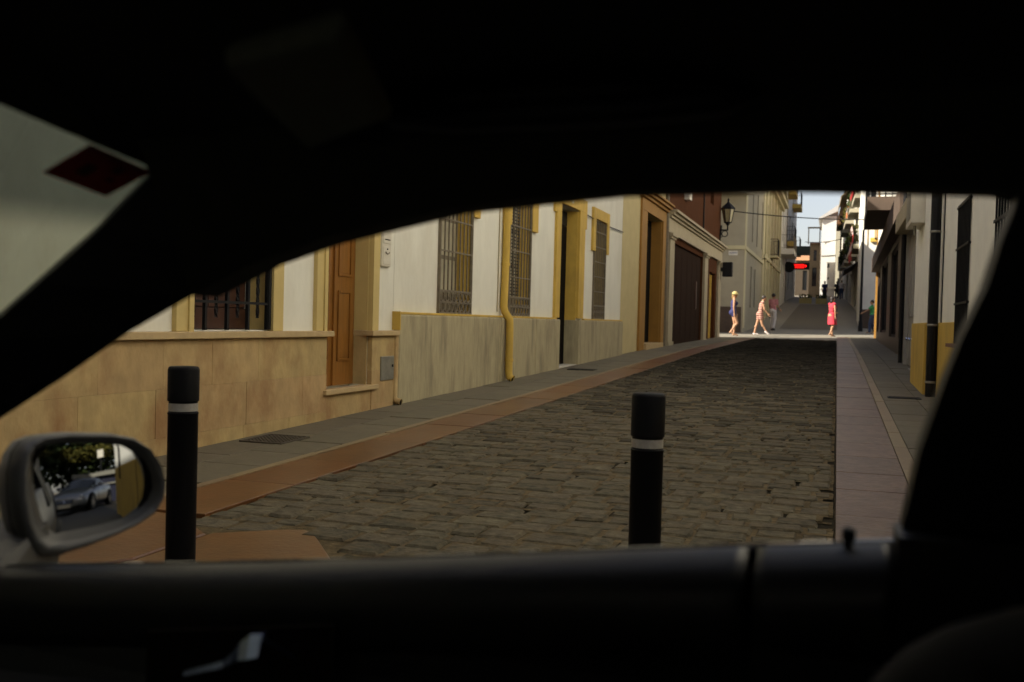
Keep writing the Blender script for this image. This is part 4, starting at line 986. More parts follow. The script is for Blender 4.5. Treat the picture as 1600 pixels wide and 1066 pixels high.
# ------------------------------------------------------------------ people
def capsule(mb, a, b, ra, rb):
    a, b = Vector(a), Vector(b); n = 3
    mb.tube([a, b], [ra, rb], 10); mb.ball(a, ra, 10, 7); mb.ball(b, rb, 10, 7)
def fuse(mb, name, mt, parent, voxel, smooth=3):
    o = mb.build(name, mt, parent)
    md = o.modifiers.new('r', 'REMESH'); md.mode = 'VOXEL'; md.voxel_size = voxel; md.use_smooth_shade = True
    sm = o.modifiers.new('s', 'SMOOTH'); sm.iterations = smooth; sm.factor = .5
    dg = bpy.context.evaluated_depsgraph_get(); me = bpy.data.meshes.new_from_object(o.evaluated_get(dg))
    o.modifiers.clear(); o.data = me
    if not me.materials: me.materials.append(mt)
    return o
def person(lab, loc, rz, H, J, wear, hair, vox=.011, female=True, cap=False):
    """J: joints in metres for a 1.70 m body, x forward, y left"""
    t = thing('person', lab, 'person')
    s = H/1.70
    def V(k): return Vector(J[k])*s
    mb = MB(); P = lambda a, b, ra, rb: capsule(mb, V(a), V(b), ra*s, rb*s)
    for q in 'LR':
        P('hip'+q, 'knee'+q, .083, .052); P('knee'+q, 'ank'+q, .052, .034); P('ank'+q, 'toe'+q, .036, .024)
        mid = V('knee'+q).lerp(V('ank'+q), .3)-Vector((.018*s,0,0)); mb.ball(mid, .054*s)
        heel = V('ank'+q)+Vector((-.035*s, 0, -.04*s)); mb.ball(heel, .034*s)
        P('sh'+q, 'elb'+q, .047, .037); P('elb'+q, 'wri'+q, .037, .026)
        # hand: palm, four fingers, thumb
        d = (V('wri'+q)-V('elb'+q)).normalized(); side = d.cross(Vector((1,0,0))).normalized() if abs(d.x) < .9 else Vector((0,1,0)); fw = side.cross(d).normalized()
        w0 = V('wri'+q); capsule(mb, w0, w0+d*.075*s, .026*s, .032*s)
        for i, ln in enumerate((.070, .080, .074, .056)):
            b0 = w0+d*.085*s+fw*(.030-.020*i)*s; k1 = b0+d*ln*.55*s; k2 = k1+(d*.8+side*.4*(1 if q == 'R' else -1)).normalized()*ln*.5*s
            mb.tube([b0-d*.02*s, b0, k1, k2], [.010*s, .0095*s, .0085*s, .007*s], 6)
        th0 = w0+d*.03*s+fw*.028*s; mb.tube([th0, th0+(d+fw).normalized()*.04*s, th0+(d*1.3+fw*.7).normalized()*.075*s], [.012*s, .010*s, .008*s], 6)
    hc = (V('hipL')+V('hipR'))/2; sc = (V('shL')+V('shR'))/2; wa = hc.lerp(sc, .45)
    capsule(mb, V('hipL')+Vector((0,-.02,.04))*s, V('hipR')+Vector((0,.02,.04))*s, .10*s, .10*s)
    mb.ball(hc+Vector((-.05,0,.0))*s, (.10*s, .15*s, .10*s))
    mb.ball(wa, (.098*s, .135*s, .16*s), 12, 8); mb.ball(hc.lerp(sc, .72), (.105*s, .155*s, .16*s), 12, 8)
    if female: 
        for y in (-.07, .07): mb.ball(hc.lerp(sc, .73)+Vector((.085, y, 0))*s, .06*s)
    capsule(mb, V('shL'), V('shR'), .05*s, .05*s)
    hd_ = V('head'); capsule(mb, sc+Vector((-.005,0,.02))*s, hd_+Vector((-.015,0,-.07))*s, .056*s, .05*s)
    mb.ball(hd_, (.092*s, .076*s, .112*s), 14, 10); mb.ball(hd_+Vector((.03,0,-.065))*s, (.055*s, .052*s, .05*s))
    mb.tube([hd_+Vector((.083,0,.02))*s, hd_+Vector((.108,0,-.022))*s], [.008*s, .017*s], 6)
    for y in (-1, 1): mb.ball(hd_+Vector((-.005, .076*y, -.005))*s, (.018*s, .010*s, .03*s))
    body = fuse(mb, 'body', SKIN, t, vox)
    e = MB()
    for y in (-.03, .03): e.ball(hd_+Vector((.083, y, .012))*s, (.008*s, .013*s, .007*s), 6, 5)
    e.build('eyes', EYEM, t)
    e = MB(); e.ball(hd_+Vector((.083, 0, -.062))*s, (.008*s, .022*s, .007*s), 6, 5); e.build('mouth', LIPS, t)
    hm, style = hair
    h = MB(); h.ball(hd_+Vector((-.018,0,.026))*s, (.098*s, .088*s, .104*s), 14, 10)
    if style == 'long': h.ball(hd_+Vector((-.06,0,-.07))*s, (.05*s, .085*s, .12*s)); 
    elif style == 'bun': h.ball(hd_+Vector((-.10,0,.03))*s, .045*s)
    elif style == 'tail': capsule(h, hd_+Vector((-.08,0,-.02))*s, hd_+Vector((-.105,0,-.14))*s, .035*s, .018*s)
    if style != 'none': fuse(h, 'hair', hm, t, vox*.9)
    if cap:
        c = MB(); c.ball(hd_+Vector((-.005,0,.055))*s, (.110*s, .10*s, .085*s), 14, 9); fuse(c, 'cap', CAPM, t, vox*.9)
        c = MB(); c.lathe([(.112*s, -.008), (.16*s, -.014), (.158*s, -.006), (.11*s, .004)], hd_+Vector((.02, 0, .035))*s, 20); c.build('cap_brim', CAPM, t)
    for kind, mt in wear:
        c = MB(); g = .016*s
        def torso(low=0.0):
            c.ball(hc.lerp(sc, .72), (.105*s+g, .155*s+g, .16*s+g), 12, 8); c.ball(wa, (.098*s+g, .135*s+g, .16*s+g), 12, 8)
            capsule(c, V('hipL')+Vector((0,-.02,.05))*s, V('hipR')+Vector((0,.02,.05))*s, .10*s+g, .10*s+g)
            if female:
                for y in (-.07, .07): c.ball(hc.lerp(sc, .73)+Vector((.085, y, 0))*s, .06*s+g)
        if kind in ('dress', 'suit', 'top', 'shirt'): torso()
        if kind in ('top', 'shirt', 'dress'):
            capsule(c, V('shL'), V('shR'), .05*s+g, .05*s+g)
        if kind == 'shirt':
            for q in 'LR': capsule(c, V('sh'+q), V('sh'+q).lerp(V('elb'+q), .6), .047*s+g, .044*s+g)
        if kind == 'suit':
            c.ball(hc+Vector((-.05,0,0))*s, (.10*s+g, .15*s+g, .10*s+g))
            for q in 'LR': capsule(c, V('hip'+q), V('hip'+q).lerp(V('knee'+q), .22), .083*s+g, .083*s+g)
        if kind == 'shorts':
            capsule(c, V('hipL')+Vector((0,-.02,.04))*s, V('hipR')+Vector((0,.02,.04))*s, .10*s+g, .10*s+g); c.ball(hc+Vector((-.05,0,0))*s, (.10*s+g, .15*s+g, .10*s+g))
            for q in 'LR': capsule(c, V('hip'+q), V('hip'+q).lerp(V('knee'+q), .42), .083*s+g*1.1, .075*s+g*1.5)
        if kind == 'trousers':
            capsule(c, V('hipL')+Vector((0,-.02,.04))*s, V('hipR')+Vector((0,.02,.04))*s, .10*s+g, .10*s+g); c.ball(hc+Vector((-.05,0,0))*s, (.10*s+g, .15*s+g, .10*s+g))
            for q in 'LR': capsule(c, V('hip'+q), V('knee'+q), .083*s+g, .06*s+g*1.2); capsule(c, V('knee'+q), V('ank'+q)+Vector((0,0,.01))*s, .06*s+g*1.2, .05*s+g*1.2)
        if kind == 'skirt' or kind == 'dress':
            kz = J['kneeL'][2]*s+.03*s; kc = (V('kneeL')+V('kneeR'))/2*.6+hc*.4
            rings = []
            for f, rx, ry in ((0, .13, .175), (.3, .155, .20), (.6, .165, .205), (1, .175, .215)):
                ctr = hc.lerp(Vector((kc.x, kc.y, kz)), f)
                rings.append([(ctr.x+rx*s*math.cos(2*math.pi*k/20)*(1+.04*math.sin(k*2.5)), ctr.y+ry*s*math.sin(2*math.pi*k/20)*(1+.04*math.cos(k*3.1)), ctr.z+.05*s*(1-f)) for k in range(20)])
            c.loft(rings)
        if kind == 'shoes':
            for q in 'LR': capsule(c, V('ank'+q)+Vector((-.02,0,-.035))*s, V('toe'+q), .046*s, .036*s)
        nm = {'suit': 'sunsuit'}.get(kind, kind)
        fuse(c, nm, mt, t, vox)
    t.location = loc; t.rotation_euler = (0, 0, rz)
    return t
def pose(stride=.0, bend=0, arms=(0, 0), lean=0.0, headf=0.02, push=.0, el=(0,0)):
    J = {'hipL': (0, .085, .90), 'hipR': (0, -.085, .90)}
    J['kneeL'] = (stride*.42+.03, .09, .49); J['ankL'] = (stride*.62, .09, .085); J['toeL'] = (stride*.62+.15, .10, .03)
    J['kneeR'] = (-stride*.12+.03+bend*.25, -.09, .50); J['ankR'] = (-stride*.75-bend*.02, -.09, .09+abs(stride)*.28+bend*.12); J['toeR'] = (-stride*.75+.11, -.10, .03+abs(stride)*.05)
    J['shL'] = (lean, .175, 1.385); J['shR'] = (lean, -.175, 1.385)
    for q, y, a, e in (('L', 1, arms[0], el[0]), ('R', -1, arms[1], el[1])):
        J['elb'+q] = (lean+.28*math.sin(a), y*.215, 1.385-.28*math.cos(a))
        J['wri'+q] = (J['elb'+q][0]+.245*math.sin(a+e), y*.20, J['elb'+q][2]-.245*math.cos(a+e))
    J['head'] = (lean+headf, 0, 1.585)
    return J
person('woman in a yellow cap and navy sunsuit walking past the shuttered shop corner', (-4.02, 41.4, .675), R(8), 1.80, pose(.08, .55, (.08, -.05), .02, .03, el=(.2,.15)), [('suit', NAVY)], (HAIRB, 'tail'), cap=True)
person('person with dark hair in a striped top, shorts and white shoes walking right', (-3.08, 43.2, .72), R(12), 1.68, pose(-.34, 0, (-.1, .2), .08, .07, el=(.4,.5)), [('top', STRIPE), ('shorts', STRIPE), ('shoes', WHITEC)], (HAIRD, 'short'), female=False)
person('person in a pink shirt and long white trousers with dark hair, in the shade', (-2.94, 49.6, gz(49.6)), R(60), 1.78, pose(.12, 0, (.1, .1), .02, .02, el=(.9,.9)), [('shirt', PINKC), ('trousers', WHITEC), ('shoes', BLACKC)], (HAIRD, 'short'), female=False)
person('dark haired woman in a sleeveless red dress walking across the sunny strip', (-.20, 43.6, gz(43.6)), R(35), 1.68, pose(.16, .1, (.15, .02), .0, .01, el=(1.2,.1)), [('dress', REDC)], (HAIRD, 'long'))
person('child in a green top and blue trousers half hidden by the dark brown shop corner', (1.56, 49.2, gz(49.2)), R(170), 1.55, pose(.15, 0, (.75, .1), .0, .02, el=(.3,.2)), [('shirt', GREENC), ('trousers', JEAN)], (HAIRD, 'short'), female=False)
person('far person in dark blue standing before the white tower house', (-1.05, 88, gz(88)), R(-90), 1.72, pose(.05, 0, (.1, .1), el=(.3,.3)), [('shirt', NAVY), ('trousers', BLACKC)], (HAIRD, 'short'), .02, female=False)
person('far person in a pale grey shirt walking up under the balconies', (.32, 95, gz(95)), R(90), 1.75, pose(.15, 0, (.1, -.1), el=(.3,.3)), [('shirt', WHITEC), ('trousers', JEAN)], (HAIRD, 'short'), .02, female=False)
person('far person in black walking up beside the person in the pale shirt', (-.08, 97, gz(97)), R(90), 1.65, pose(.15, 0, (-.1, .1), el=(.3,.3)), [('shirt', BLACKC), ('trousers', BLACKC)], (HAIRD, 'short'), .02, female=False)

# ------------------------------------------------------------------ the car the picture is taken from
car = thing('car_interior', 'dark interior of the car the street is seen from, side window wound down', 'car', (0, .3, 0))
def TY(z): return 1.03-.35*(z-.8)                      # tumblehome of the glass
SILL = [(-1.30,.722), (-1.117,.747), (-1.048,.757), (-.80,.786), (-.543,.819), (-.184,.871), (.062,.904)]
TOP = [(.138,1.2105), (.123,1.2145), (.043,1.218), (-.039,1.2205), (-.194,1.219), (-.357,1.205), (-.499,1.176), (-.578,1.153), (-.665,1.117), (-.76,1.074), (-.866,1.018), (-.98,.961), (-1.056,.92), (-1.30,.80)]
BP = [(.056,.78), (.058,.87), (.0625,.904), (.076,.995), (.091,1.054), (.104,1.099), (.118,1.137), (.127,1.178), (.137,1.212)]
def strip(name, mt, inner, outer, parent=None, thick=.04, smooth=False, T=None):
    """solid band between two 3D polylines, thickened outwards (+y)"""
    mb = MB(); n = len(inner); T = Vector(T or (0, thick, 0))
    rings = [[Vector(i), Vector(o), Vector(o)+T, Vector(i)+T] for i, o in zip(inner, outer)]
    mb.loft(rings); return mb.build(name, mt, parent or car, smooth=smooth)
P3 = lambda x, z, dy=0: (x, TY(z)+dy, z)
# roof rail above the window, swelling inwards to the roof lining
rail_in = [P3(x, z) for x, z in TOP[:9]]
rail_out = [(x+.02, TY(z)-.16, 1.33) for x, z in TOP[:9]]
strip('roof_rail', LINING, rail_in, rail_out, thick=.05)
strip('roof_rail', LINING, [P3(.8,1.17), P3(.5,1.19), P3(.3,1.2), rail_in[0]], [(.8,.70,1.33), (.5,.72,1.33), (.3,.72,1.33), rail_out[0]], thick=.05)
# windscreen pillar
pin = [P3(x, z) for x, z in TOP[7:]]
W0 = Vector((-.676, .872, 1.238))                      # top corner of the windscreen glass
W1 = Vector((-1.62, .98, .62))
pout = []
for i, p in enumerate(pin):
    f = (p[0]-pin[0][0])/(pin[-1][0]-pin[0][0]); q = W0.lerp(W1, .0+f*.72); pout.append(tuple(q))
pout[0] = (-.655, .868, 1.262)
strip('windscreen_pillar', BLKP, pin, pout, T=(-.034, .04, .010))
bp_out = [(x+.30, TY(z), z+.02) for x, z in BP]
strip('door_pillar', BLKP, [P3(x, z) for x, z in BP], bp_out, thick=.05)
mb = MB(); mb.box(.35, 1.3, .88, .97, .2, 1.25); mb.build('rear_side_panel', BLKP, car)
# headlining and roof skin
mb = MB(); nx, ny = 10, 8
def rz_(x, yv): return 1.385-.10*((yv-.27)/.6)**2-.05*max(0, (-.2-x))**1.5-.05*max(0, x-.3)**2
rings = [[(x, yv, rz_(x, yv)) for yv in [-.42+1.22*j/ny for j in range(ny+1)]] for x in [-.68+1.9*i/nx for i in range(nx+1)]]
mb.loft(rings, closed=False); hl = mb.build('roof_lining', LINING, car, smooth=True, recalc=False); sd = hl.modifiers.new('t', 'SOLIDIFY'); sd.thickness = .03; sd.offset = 1
mb = MB(); rings = [[(x, yv, rz_(x, yv)+.045) for yv in [-.42+1.24*j/ny for j in range(ny+1)]] for x in [-.70+1.95*i/nx for i in range(nx+1)]]
mb.loft(rings, closed=False); o = mb.build('roof_panel', SILVG, car, smooth=True, recalc=False); sd = o.modifiers.new('t', 'SOLIDIFY'); sd.thickness = .015; sd.offset = 1
# header above the windscreen
HED = [(-.668,-.42,1.25), (-.69,-.2,1.285), (-.695,.15,1.305), (-.69,.45,1.297), (-.682,.67,1.2735), (-.680,.79,1.258), (-.678,.875,1.247), (-.676,.93,1.238)]
mb = MB(); mb.loft([[(a-.02,b,c+.006), (a,b,c), (a+.03,b,c+.012), (a+.12,b,c+.07), (a+.10,b,c+.11), (a-.01,b,c+.05)] for a,b,c in HED]); mb.build('header_rail', LINING, car)
# sun visor folded up under the lining
visor_pts = [(-.368,.534,1.25), (-.255,.481,1.25), (-.33,.70,1.25), (-.474,.826,1.25)]
mb = MB(); mb.hexa([visor_pts[0], visor_pts[1], visor_pts[2], visor_pts[3]] + [(a, b, c+.018) for a, b, c in visor_pts]); mb.build('sun_visor', mat('visor_cloth', (.13,.14,.10), .95, .1, 60, spec=.1), car, bevel=.008)
mb = MB(); mb.tube([(-.38,.80,1.29), (-.36,.775,1.272), (-.30,.765,1.265), (-.16,.765,1.266), (-.09,.775,1.272), (-.06,.80,1.29)], .013, 10); mb.build('grab_handle', BLKP, car, smooth=True)
# windscreen glass with a tint band, sticker
def glass_mat():
    M = bpy.data.materials.new('windscreen_glass'); M.use_nodes = True; n = M.node_tree.nodes; l = M.node_tree.links
    n.remove(n['Principled BSDF']); out = n['Material Output']
    tr = n.new('ShaderNodeBsdfTransparent'); gl = n.new('ShaderNodeBsdfGlossy'); gl.inputs['Roughness'].default_value = .02; mix = n.new('ShaderNodeMixShader'); mix.inputs[0].default_value = .06
    geo = n.new('ShaderNodeTexCoord'); sx = n.new('ShaderNodeSeparateXYZ'); l.new(geo.outputs['Object'], sx.inputs[0])
    mr = n.new('ShaderNodeMapRange'); mr.inputs[1].default_value = 1.175; mr.inputs[2].default_value = 1.212; mr.interpolation_type = 'SMOOTHSTEP'
    l.new(sx.outputs[2], mr.inputs[0]); mc = n.new('ShaderNodeMix'); mc.data_type = 'RGBA'; l.new(mr.outputs[0], mc.inputs[0])
    mc.inputs[6].default_value = (.46, .50, .45, 1); mc.inputs[7].default_value = (.14, .165, .16, 1)
    l.new(mc.outputs[2], tr.inputs[0]); l.new(tr.outputs[0], mix.inputs[1]); l.new(gl.outputs[0], mix.inputs[2]); l.new(mix.outputs[0], out.inputs[0]); return M
WG = glass_mat()
hA, hB = Vector((-.690,.875,1.249)), Vector((-.692,.67,1.2755)); dn = Vector((-.95, .03, -.62))
mb = MB(); hc_ = [Vector((a-.012, b, c+.003)) for a, b, c in HED]; mb.loft([[h+dn*f for h in hc_] for f in (0, .25, .5, .75, 1)], closed=False); ws = mb.build('windscreen', WG, car, recalc=False)
nrm = (hA-hB).cross(dn).normalized()
if nrm.x > 0: nrm = -nrm
inn = -nrm                                             # towards the cabin
def on_ws(px, py):
    d = cf + cr*((px-800)/1555.6) - cu*((py-533)/1555.6)
    tt = (hA-EYE).dot(nrm)/d.dot(nrm); return EYE + d*tt
def sticker_mat():
    M = bpy.data.materials.new('dark_red_print'); M.use_nodes = True; n = M.node_tree.nodes; l = M.node_tree.links
    tl = n.new('ShaderNodeBsdfTranslucent'); tl.inputs[0].default_value = (.26, .036, .02, 1); ad = n.new('ShaderNodeAddShader')
    n['Principled BSDF'].inputs['Base Color'].default_value = (.05, .008, .006, 1); n['Principled BSDF'].inputs['Roughness'].default_value = .8
    l.new(n['Principled BSDF'].outputs[0], ad.inputs[0]); l.new(tl.outputs[0], ad.inputs[1]); l.new(ad.outputs[0], n['Material Output'].inputs[0]); return M
STK = [on_ws(*q) for q in ((66,266), (164,303), (236,265), (140,222))]
mb = MB(); mb.hexa([p+inn*.002 for p in STK]+[p+inn*.0035 for p in STK]); st = mb.build('windscreen_sticker', sticker_mat(), car)
c0 = sum(STK, Vector())/4
def patch(u, v, s1, s2, mt):
    e1, e2 = (STK[1]-STK[0]), (STK[3]-STK[0]); p = STK[0]+e1*u+e2*v+inn*.0042
    mb = MB(); a, b = e1*s1, e2*s2; mb.hexa([p, p+a, p+a+b, p+b]+[q+inn*.0008 for q in (p, p+a, p+a+b, p+b)]); mb.build('sticker_print', mt, st)
patch(.25, .30, .16, .30, mat('olive_print', (.06,.04,.008), .8)); patch(.60, .62, .12, .18, mat('grey_print', (.03,.025,.02), .8)); patch(.68, .38, .10, .10, mat('grey_print', (.03,.03,.03)))
# door: padded top roll, lower card, outer skin
def roll(name, xs, mt, seam=0):
    rings = []
    for x in xs:
        zs = None
        for (a, za), (b, zb) in zip(SILL, SILL[1:]):
            if a <= x <= b: zs = za+(zb-za)*(x-a)/(b-a)
        y0 = TY(zs)
        pr = [(.030, -.10), (.030, -.012), (.012, -.003), (-.012, -.002), (-.034, -.010), (-.047, -.026), (-.052, -.048), (-.050, -.075), (-.042, -.10)]
        rings.append([(x, y0+a, zs+b) for a, b in pr])
    mb = MB(); mb.loft(rings, cap=True); return mb.build(name, mt, car, smooth=True)
PAD = mat('door_pad', (.013, .0125, .0125), .42, .08, 80, .04, 300, spec=.35)
xs = [-1.3, -1.15, -1.0, -.8, -.6, -.4, -.25, -.14, -.09, -.075]
door = roll('door', xs, PAD)
door.data.polygons.foreach_set('use_smooth', [True]*len(door.data.polygons))
r2_ = roll('rear_trim', [-.066, -.055, -.02, .02, .045, .058], PAD)
def zsill(x):
    for (a, za), (b, zb) in zip(SILL, SILL[1:]):
        if a <= x <= b: return za+(zb-za)*(x-a)/(b-a)
    return SILL[-1][1]
mb = MB(); mb.loft([[(x, TY(zsill(x))-.043, zsill(x)-.09), (x, .972, zsill(x)-.13), (x, .955, zsill(x)-.30), (x, .955, .15), (x, 1.06, .15), (x, 1.06, zsill(x)-.09)] for x in (-1.3, -1.0, -.7, -.4, -.15, -.071)]); mb.build('door_card', BLKP, door, smooth=False)
mb = MB(); mb.loft([[(x, TY(zsill(x))-.036, zsill(x)-.02), (x, TY(zsill(x))-.03, zsill(x)-.14), (x, TY(zsill(x))+.028, zsill(x)-.14), (x, TY(zsill(x))+.028, zsill(x)-.02)] for x in (-.10, .06)]); mb.build('seam_filler', DARK, car)
mb = MB(); mb.box(-.066, .8, .945, 1.02, .15, .80); mb.box(.058, .8, .95, 1.025, .80, .915); mb.build('rear_side_panel', BLKP, car)
mb = MB(); mb.loft([[(-1.30,.93,.60),(-1.30,.90,.60),(-1.30,.90,.635),(-1.30,.95,.645)], [(-.75,.90,.62),(-.75,.865,.62),(-.75,.865,.655),(-.75,.95,.67)], [(-.40,.89,.65),(-.40,.86,.65),(-.40,.86,.685),(-.40,.95,.70)], [(-.12,.93,.70),(-.12,.90,.70),(-.12,.90,.72),(-.12,.95,.74)]]); mb.build('armrest', BLKP, door, smooth=True)
# window weather strip and glass edge showing in the slot
mb = MB(); mb.tube([P3(x, z-.0065, .0) for x, z in SILL], .006, 6); mb.build('weather_strip', RUB, car)
mb = MB()
mb.loft([[(x, TY(z)+.016, z-.05), (x, TY(z)+.020, z-.05), (x, TY(z)+.020, z-.003), (x, TY(z)+.016, z-.003)] for x, z in SILL[1:]]); mb.build('side_glass', mat('green_glass_edge', (.02,.03,.028), .05), car)
mb = MB(); mb.lathe([(.0045,-.03),(.0045,.004),(.0065,.008),(.0065,.016),(.003,.019)], (.017, .985, .895), 12); mb.build('lock_pin', BLKP, car)
# chrome inner door handle
hp = [(-.672,.927,.7035),(-.645,.9268,.7135),(-.622,.9266,.722),(-.610,.9264,.733),(-.600,.9262,.746),(-.588,.926,.755),(-.574,.926,.7565)]
lo = [(a, b-.32*h, c-h) for (a, b, c), h in zip(hp, (.006,.0075,.009,.0135,.0205,.0265,.0235))]
mb = MB(); mb.loft([[Vector(a), Vector(b), Vector(b)+Vector((0,.008,0)), Vector(a)+Vector((0,.008,0))] for a, b in zip(hp, lo)]); hnd = mb.build('door_handle', CHROME, door, bevel=.0012)
mb = MB(); mb.tube([(-.574,.925,.7545), (-.556,.932,.743), (-.540,.94,.731)], .0022, 6); mb.build('handle_rim', CHROME, door)
mb = MB(); mb.loft([[(-.735,.948,.66),(-.735,.948,.735),(-.735,.944,.735),(-.735,.944,.66)], [(-.50,.948,.68),(-.50,.948,.77),(-.50,.944,.77),(-.50,.944,.68)]]); mb.build('handle_recess', DARK, door)
# seat
def seatback():
    rings = []
    for f, hw, th in ((0, .20, .09), (.25, .235, .11), (.6, .25, .11), (.85, .235, .10), (1.0, .19, .075)):
        cx, cz = .22+.22*f, .38+.60*f
        ring = []
        for k in range(16):
            a = 2*math.pi*k/16; c, s = math.cos(a), math.sin(a)
            ring.append((cx+th*abs(c)**.7*(1 if c > 0 else -1)*.9, .64+hw*abs(s)**.7*(1 if s > 0 else -1), cz))
        rings.append(ring)
    mb = MB(); mb.loft(rings); o = mb.build('seat_back', BLKS, car, smooth=True); o.modifiers.new('s', 'SUBSURF').render_levels = 2
    rings = []
    for f, hw, th in ((0, .10, .035), (.3, .135, .055), (.7, .13, .055), (1, .09, .03)):
        rings.append([(.47+.05*f+th*math.cos(2*math.pi*k/14), .64+hw*math.sin(2*math.pi*k/14), 1.02+.20*f) for k in range(14)])
    mb = MB(); mb.loft(rings); h = mb.build('headrest', BLKS, o, smooth=True)
    mb = MB(); mb.box(-.35, .30, .40, .88, .22, .36); mb.build('seat_cushion', BLKS, car, bevel=.05)
    # side bolster that shows at the lower right
    mb = MB(); mb.ball((.18, .72, .80), (.17, .11, .125), 20, 14); mb.build('seat_bolster', BLKS, car, smooth=True)
seatback()
# the rest of the shell: floor, dashboard, far door, rear, bonnet, wheels
mb = MB(); mb.box(-1.6, 1.6, -.5, 1.0, .12, .2); mb.build('floor', BLKS, car)
mb = MB(); mb.loft([[(-1.05,-.48,.74),(-1.05,.90,.74),(-1.05,.90,.3),(-1.05,-.48,.3)], [(-1.25,-.48,.80),(-1.25,.90,.80),(-1.25,.90,.3),(-1.25,-.48,.3)], [(-1.66,-.48,.70),(-1.66,.92,.70),(-1.66,.92,.3),(-1.66,-.48,.3)]]); mb.build('dashboard', BLKP, car)
mb = MB(); mb.box(-1.35, .5, -.56, -.49, .15, .86); mb.box(.5, 1.3, -.56, -.47, .15, 1.2); mb.build('door', BLKP, car)
mb = MB(); mb.box(1.25, 1.35, -.5, .95, .15, 1.32); mb.build('rear_bulkhead', BLKS, car)
mb = MB(); mb.loft([[(-.68,-.40,1.26),(-.62,-.42,1.3),(-.62,-.46,1.27),(-.68,-.46,1.23)], [(-1.62,-.50,.66),(-1.55,-.50,.68),(-1.55,-.55,.66),(-1.62,-.55,.64)]]); mb.build('windscreen_pillar', BLKP, car)
prof = [(-2.55,.30,.50,.60),(-2.45,.24,.60,.76),(-2.1,.20,.66,.83),(-1.66,.19,.72,.85)]
mb = MB(); rr = [[(x, yv+.27, z) for x, yv, z in ring] for ring in car_body_rings(4, 1.7, prof)]; mb.loft(rr); mb.build('bonnet', SILVG, car, smooth=True)
mb = MB(); mb.loft([[(x, 1.098-.05*max(0, x-.6)**2+dy, z-.012) for dy, z in ((-.08,.17),(.0,.22),(.02,.45),(.005,.66),(-.045,zt),(-.075,zt+.0),(-.075,.3))] for x, zt in ((-1.66,.705),(-1.3,.715),(-.8,.78),(-.18,.862),(.3,.90),(.9,.93),(1.3,.93),(1.55,.90))]); mb.build('outer_door_skin', SILVG, car, smooth=True)
prof = [(1.36,.2,.95,.83),(1.7,.24,.94,.80),(1.95,.34,.86,.68)]
mb = MB(); mb.loft([[(x, yv+.27, z) for x, yv, z in ring] for ring in car_body_rings(4, 1.7, prof)]); mb.build('boot', SILVG, car, smooth=True)
for xw in (-1.95, 1.3):
    for s, yy in ((1, 1.05), (-1, -.51)): wheel(car, xw, yy, .31, s)

# wing mirror
MC = Vector((-1.018, 1.188, .84))
dd = (MC-EYE).normalized(); oo = Vector((math.cos(R(5.5)), math.sin(R(5.5)), .006)).normalized(); mn = (oo-dd).normalized()
def on_m(px, py, off=0):
    d = cf + cr*((px-800)/1555.6) - cu*((py-533)/1555.6)
    return EYE + d*((MC+mn*off-EYE).dot(mn)/d.dot(mn))
def S(p): return (p[0]/4.441, 660+p[1]/4.441)
GL = [(235,250),(262,190),(320,160),(450,148),(700,148),(850,160),(950,200),(1020,270),(1060,360),(1072,450),(1040,540),(960,620),(860,670),(700,715),(500,755),(390,775),(345,740),(300,660),(260,520),(238,380)]
HO = [(150,215),(205,140),(290,100),(480,78),(780,82),(930,110),(1050,190),(1118,310),(1142,430),(1125,545),(1070,635),(950,715),(800,785),(600,862),(420,920),(280,925),(200,850),(145,700),(118,520),(118,350)]
gl3 = [on_m(*S(p)) for p in GL]; ho3 = [on_m(*S(p), .012) for p in HO]; cen = sum(gl3, Vector())/len(gl3)
RC = 1.25
mb = MB(); NR = 14
e1 = (gl3[9]-gl3[19]).normalized(); e2 = mn.cross(e1)
cc = cen - mn*RC
for i in range(NR+1):
    for p in gl3:
        q = cen.lerp(p, max(i/NR, .001)); dv = q-cen; h = RC-math.sqrt(RC*RC-dv.length_squared)
        mb.v.append(tuple(q-mn*h-mn*.004))
n = len(gl3)
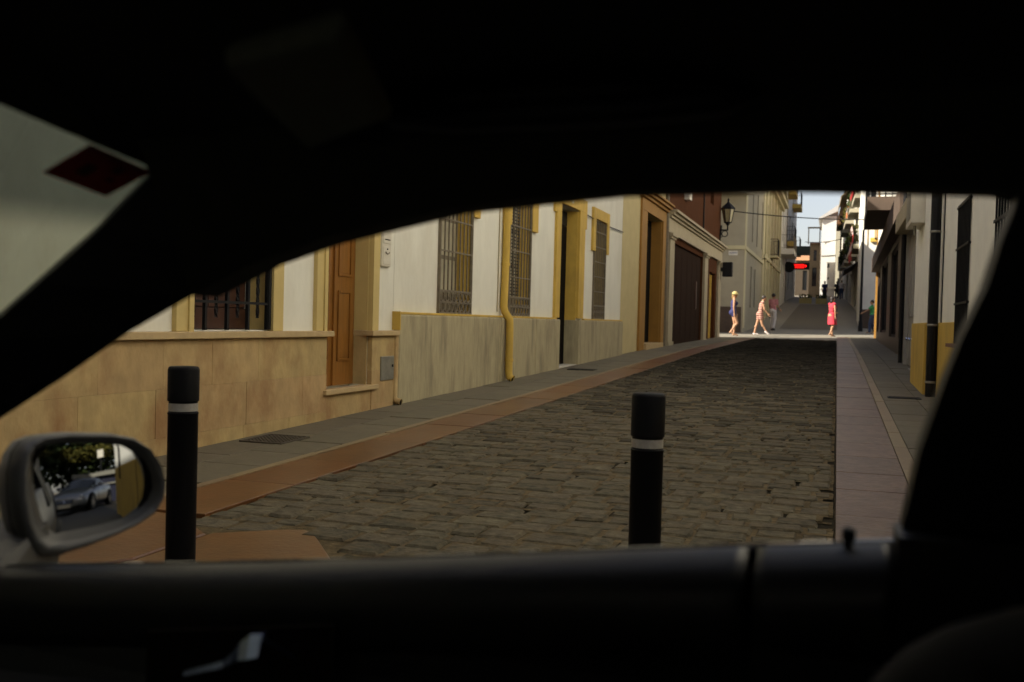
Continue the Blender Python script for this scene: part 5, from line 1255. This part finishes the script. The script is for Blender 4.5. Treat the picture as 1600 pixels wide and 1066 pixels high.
for i in range(NR):
    for k in range(n): mb.f.append((i*n+k, i*n+(k+1)%n, (i+1)*n+(k+1)%n, (i+1)*n+k))
wmr = MB()
HSG = mat('mirror_housing', (.085,.083,.078), .38, .05, 60, metal=.2)
back = mn*-1
rings = [[p-mn*.006 for p in gl3], [g.lerp(h_, .35)+mn*.002 for g, h_ in zip(gl3, ho3)], [g.lerp(h_, .75)+mn*.010 for g, h_ in zip(gl3, ho3)], ho3,
         [cen+(p-cen)*1.03-mn*.020 for p in ho3], [cen+(p-cen)*1.02-mn*.05 for p in ho3], [cen+(p-cen)*.9-mn*.085 for p in ho3], [cen+(p-cen)*.6-mn*.11 for p in ho3], [cen+(p-cen)*.2-mn*.118 for p in ho3]]
wmr.loft([[tuple(p) for p in r] for r in rings], cap=False)
wm = wmr.build('wing_mirror', HSG, car, smooth=True)
mg = mb.build('mirror_glass', MIRR, wm, smooth=True, recalc=False)
# make sure the glass faces the driver
if mg.data.polygons[n*3].normal.dot(mn) < 0: mg.data.flip_normals()
mb = MB(); mb.loft([[tuple(p-mn*.007) for p in gl3], [tuple(cen+(p-cen)*1.02-mn*.03) for p in gl3]], cap=True); mb.build('glass_backing', DARK, wm)
mb = MB(); mb.loft([[tuple(cen+(p-cen)*1.034-mn*.0245) for p in ho3], [tuple(cen+(p-cen)*1.034-mn*.0215) for p in ho3]], cap=False); mb.build('housing_seam', DARK, wm)
base = on_m(45, 868, -.03)
mb = MB(); mb.loft([[base+Vector((a, b, c)) for a, b, c in ((-.10,-.02,-.035),(.03,-.02,-.035),(.03,.02,-.035),(-.10,.02,-.035))], [base+Vector((a, b, c)) for a, b, c in ((-.08,-.01,.02),(.005,-.01,.02),(.005,.06,.03),(-.08,.06,.03))]]); mb.build('mirror_foot', HSG, car)
mb = MB(); mb.hexa([(-1.13,1.01,.70),(-1.03,1.01,.72),(-1.03,1.12,.72),(-1.13,1.12,.70),(-1.12,1.03,.755),(-1.04,1.03,.762),(-1.04,1.12,.80),(-1.12,1.12,.80)]); mb.build('mirror_arm', HSG, car)
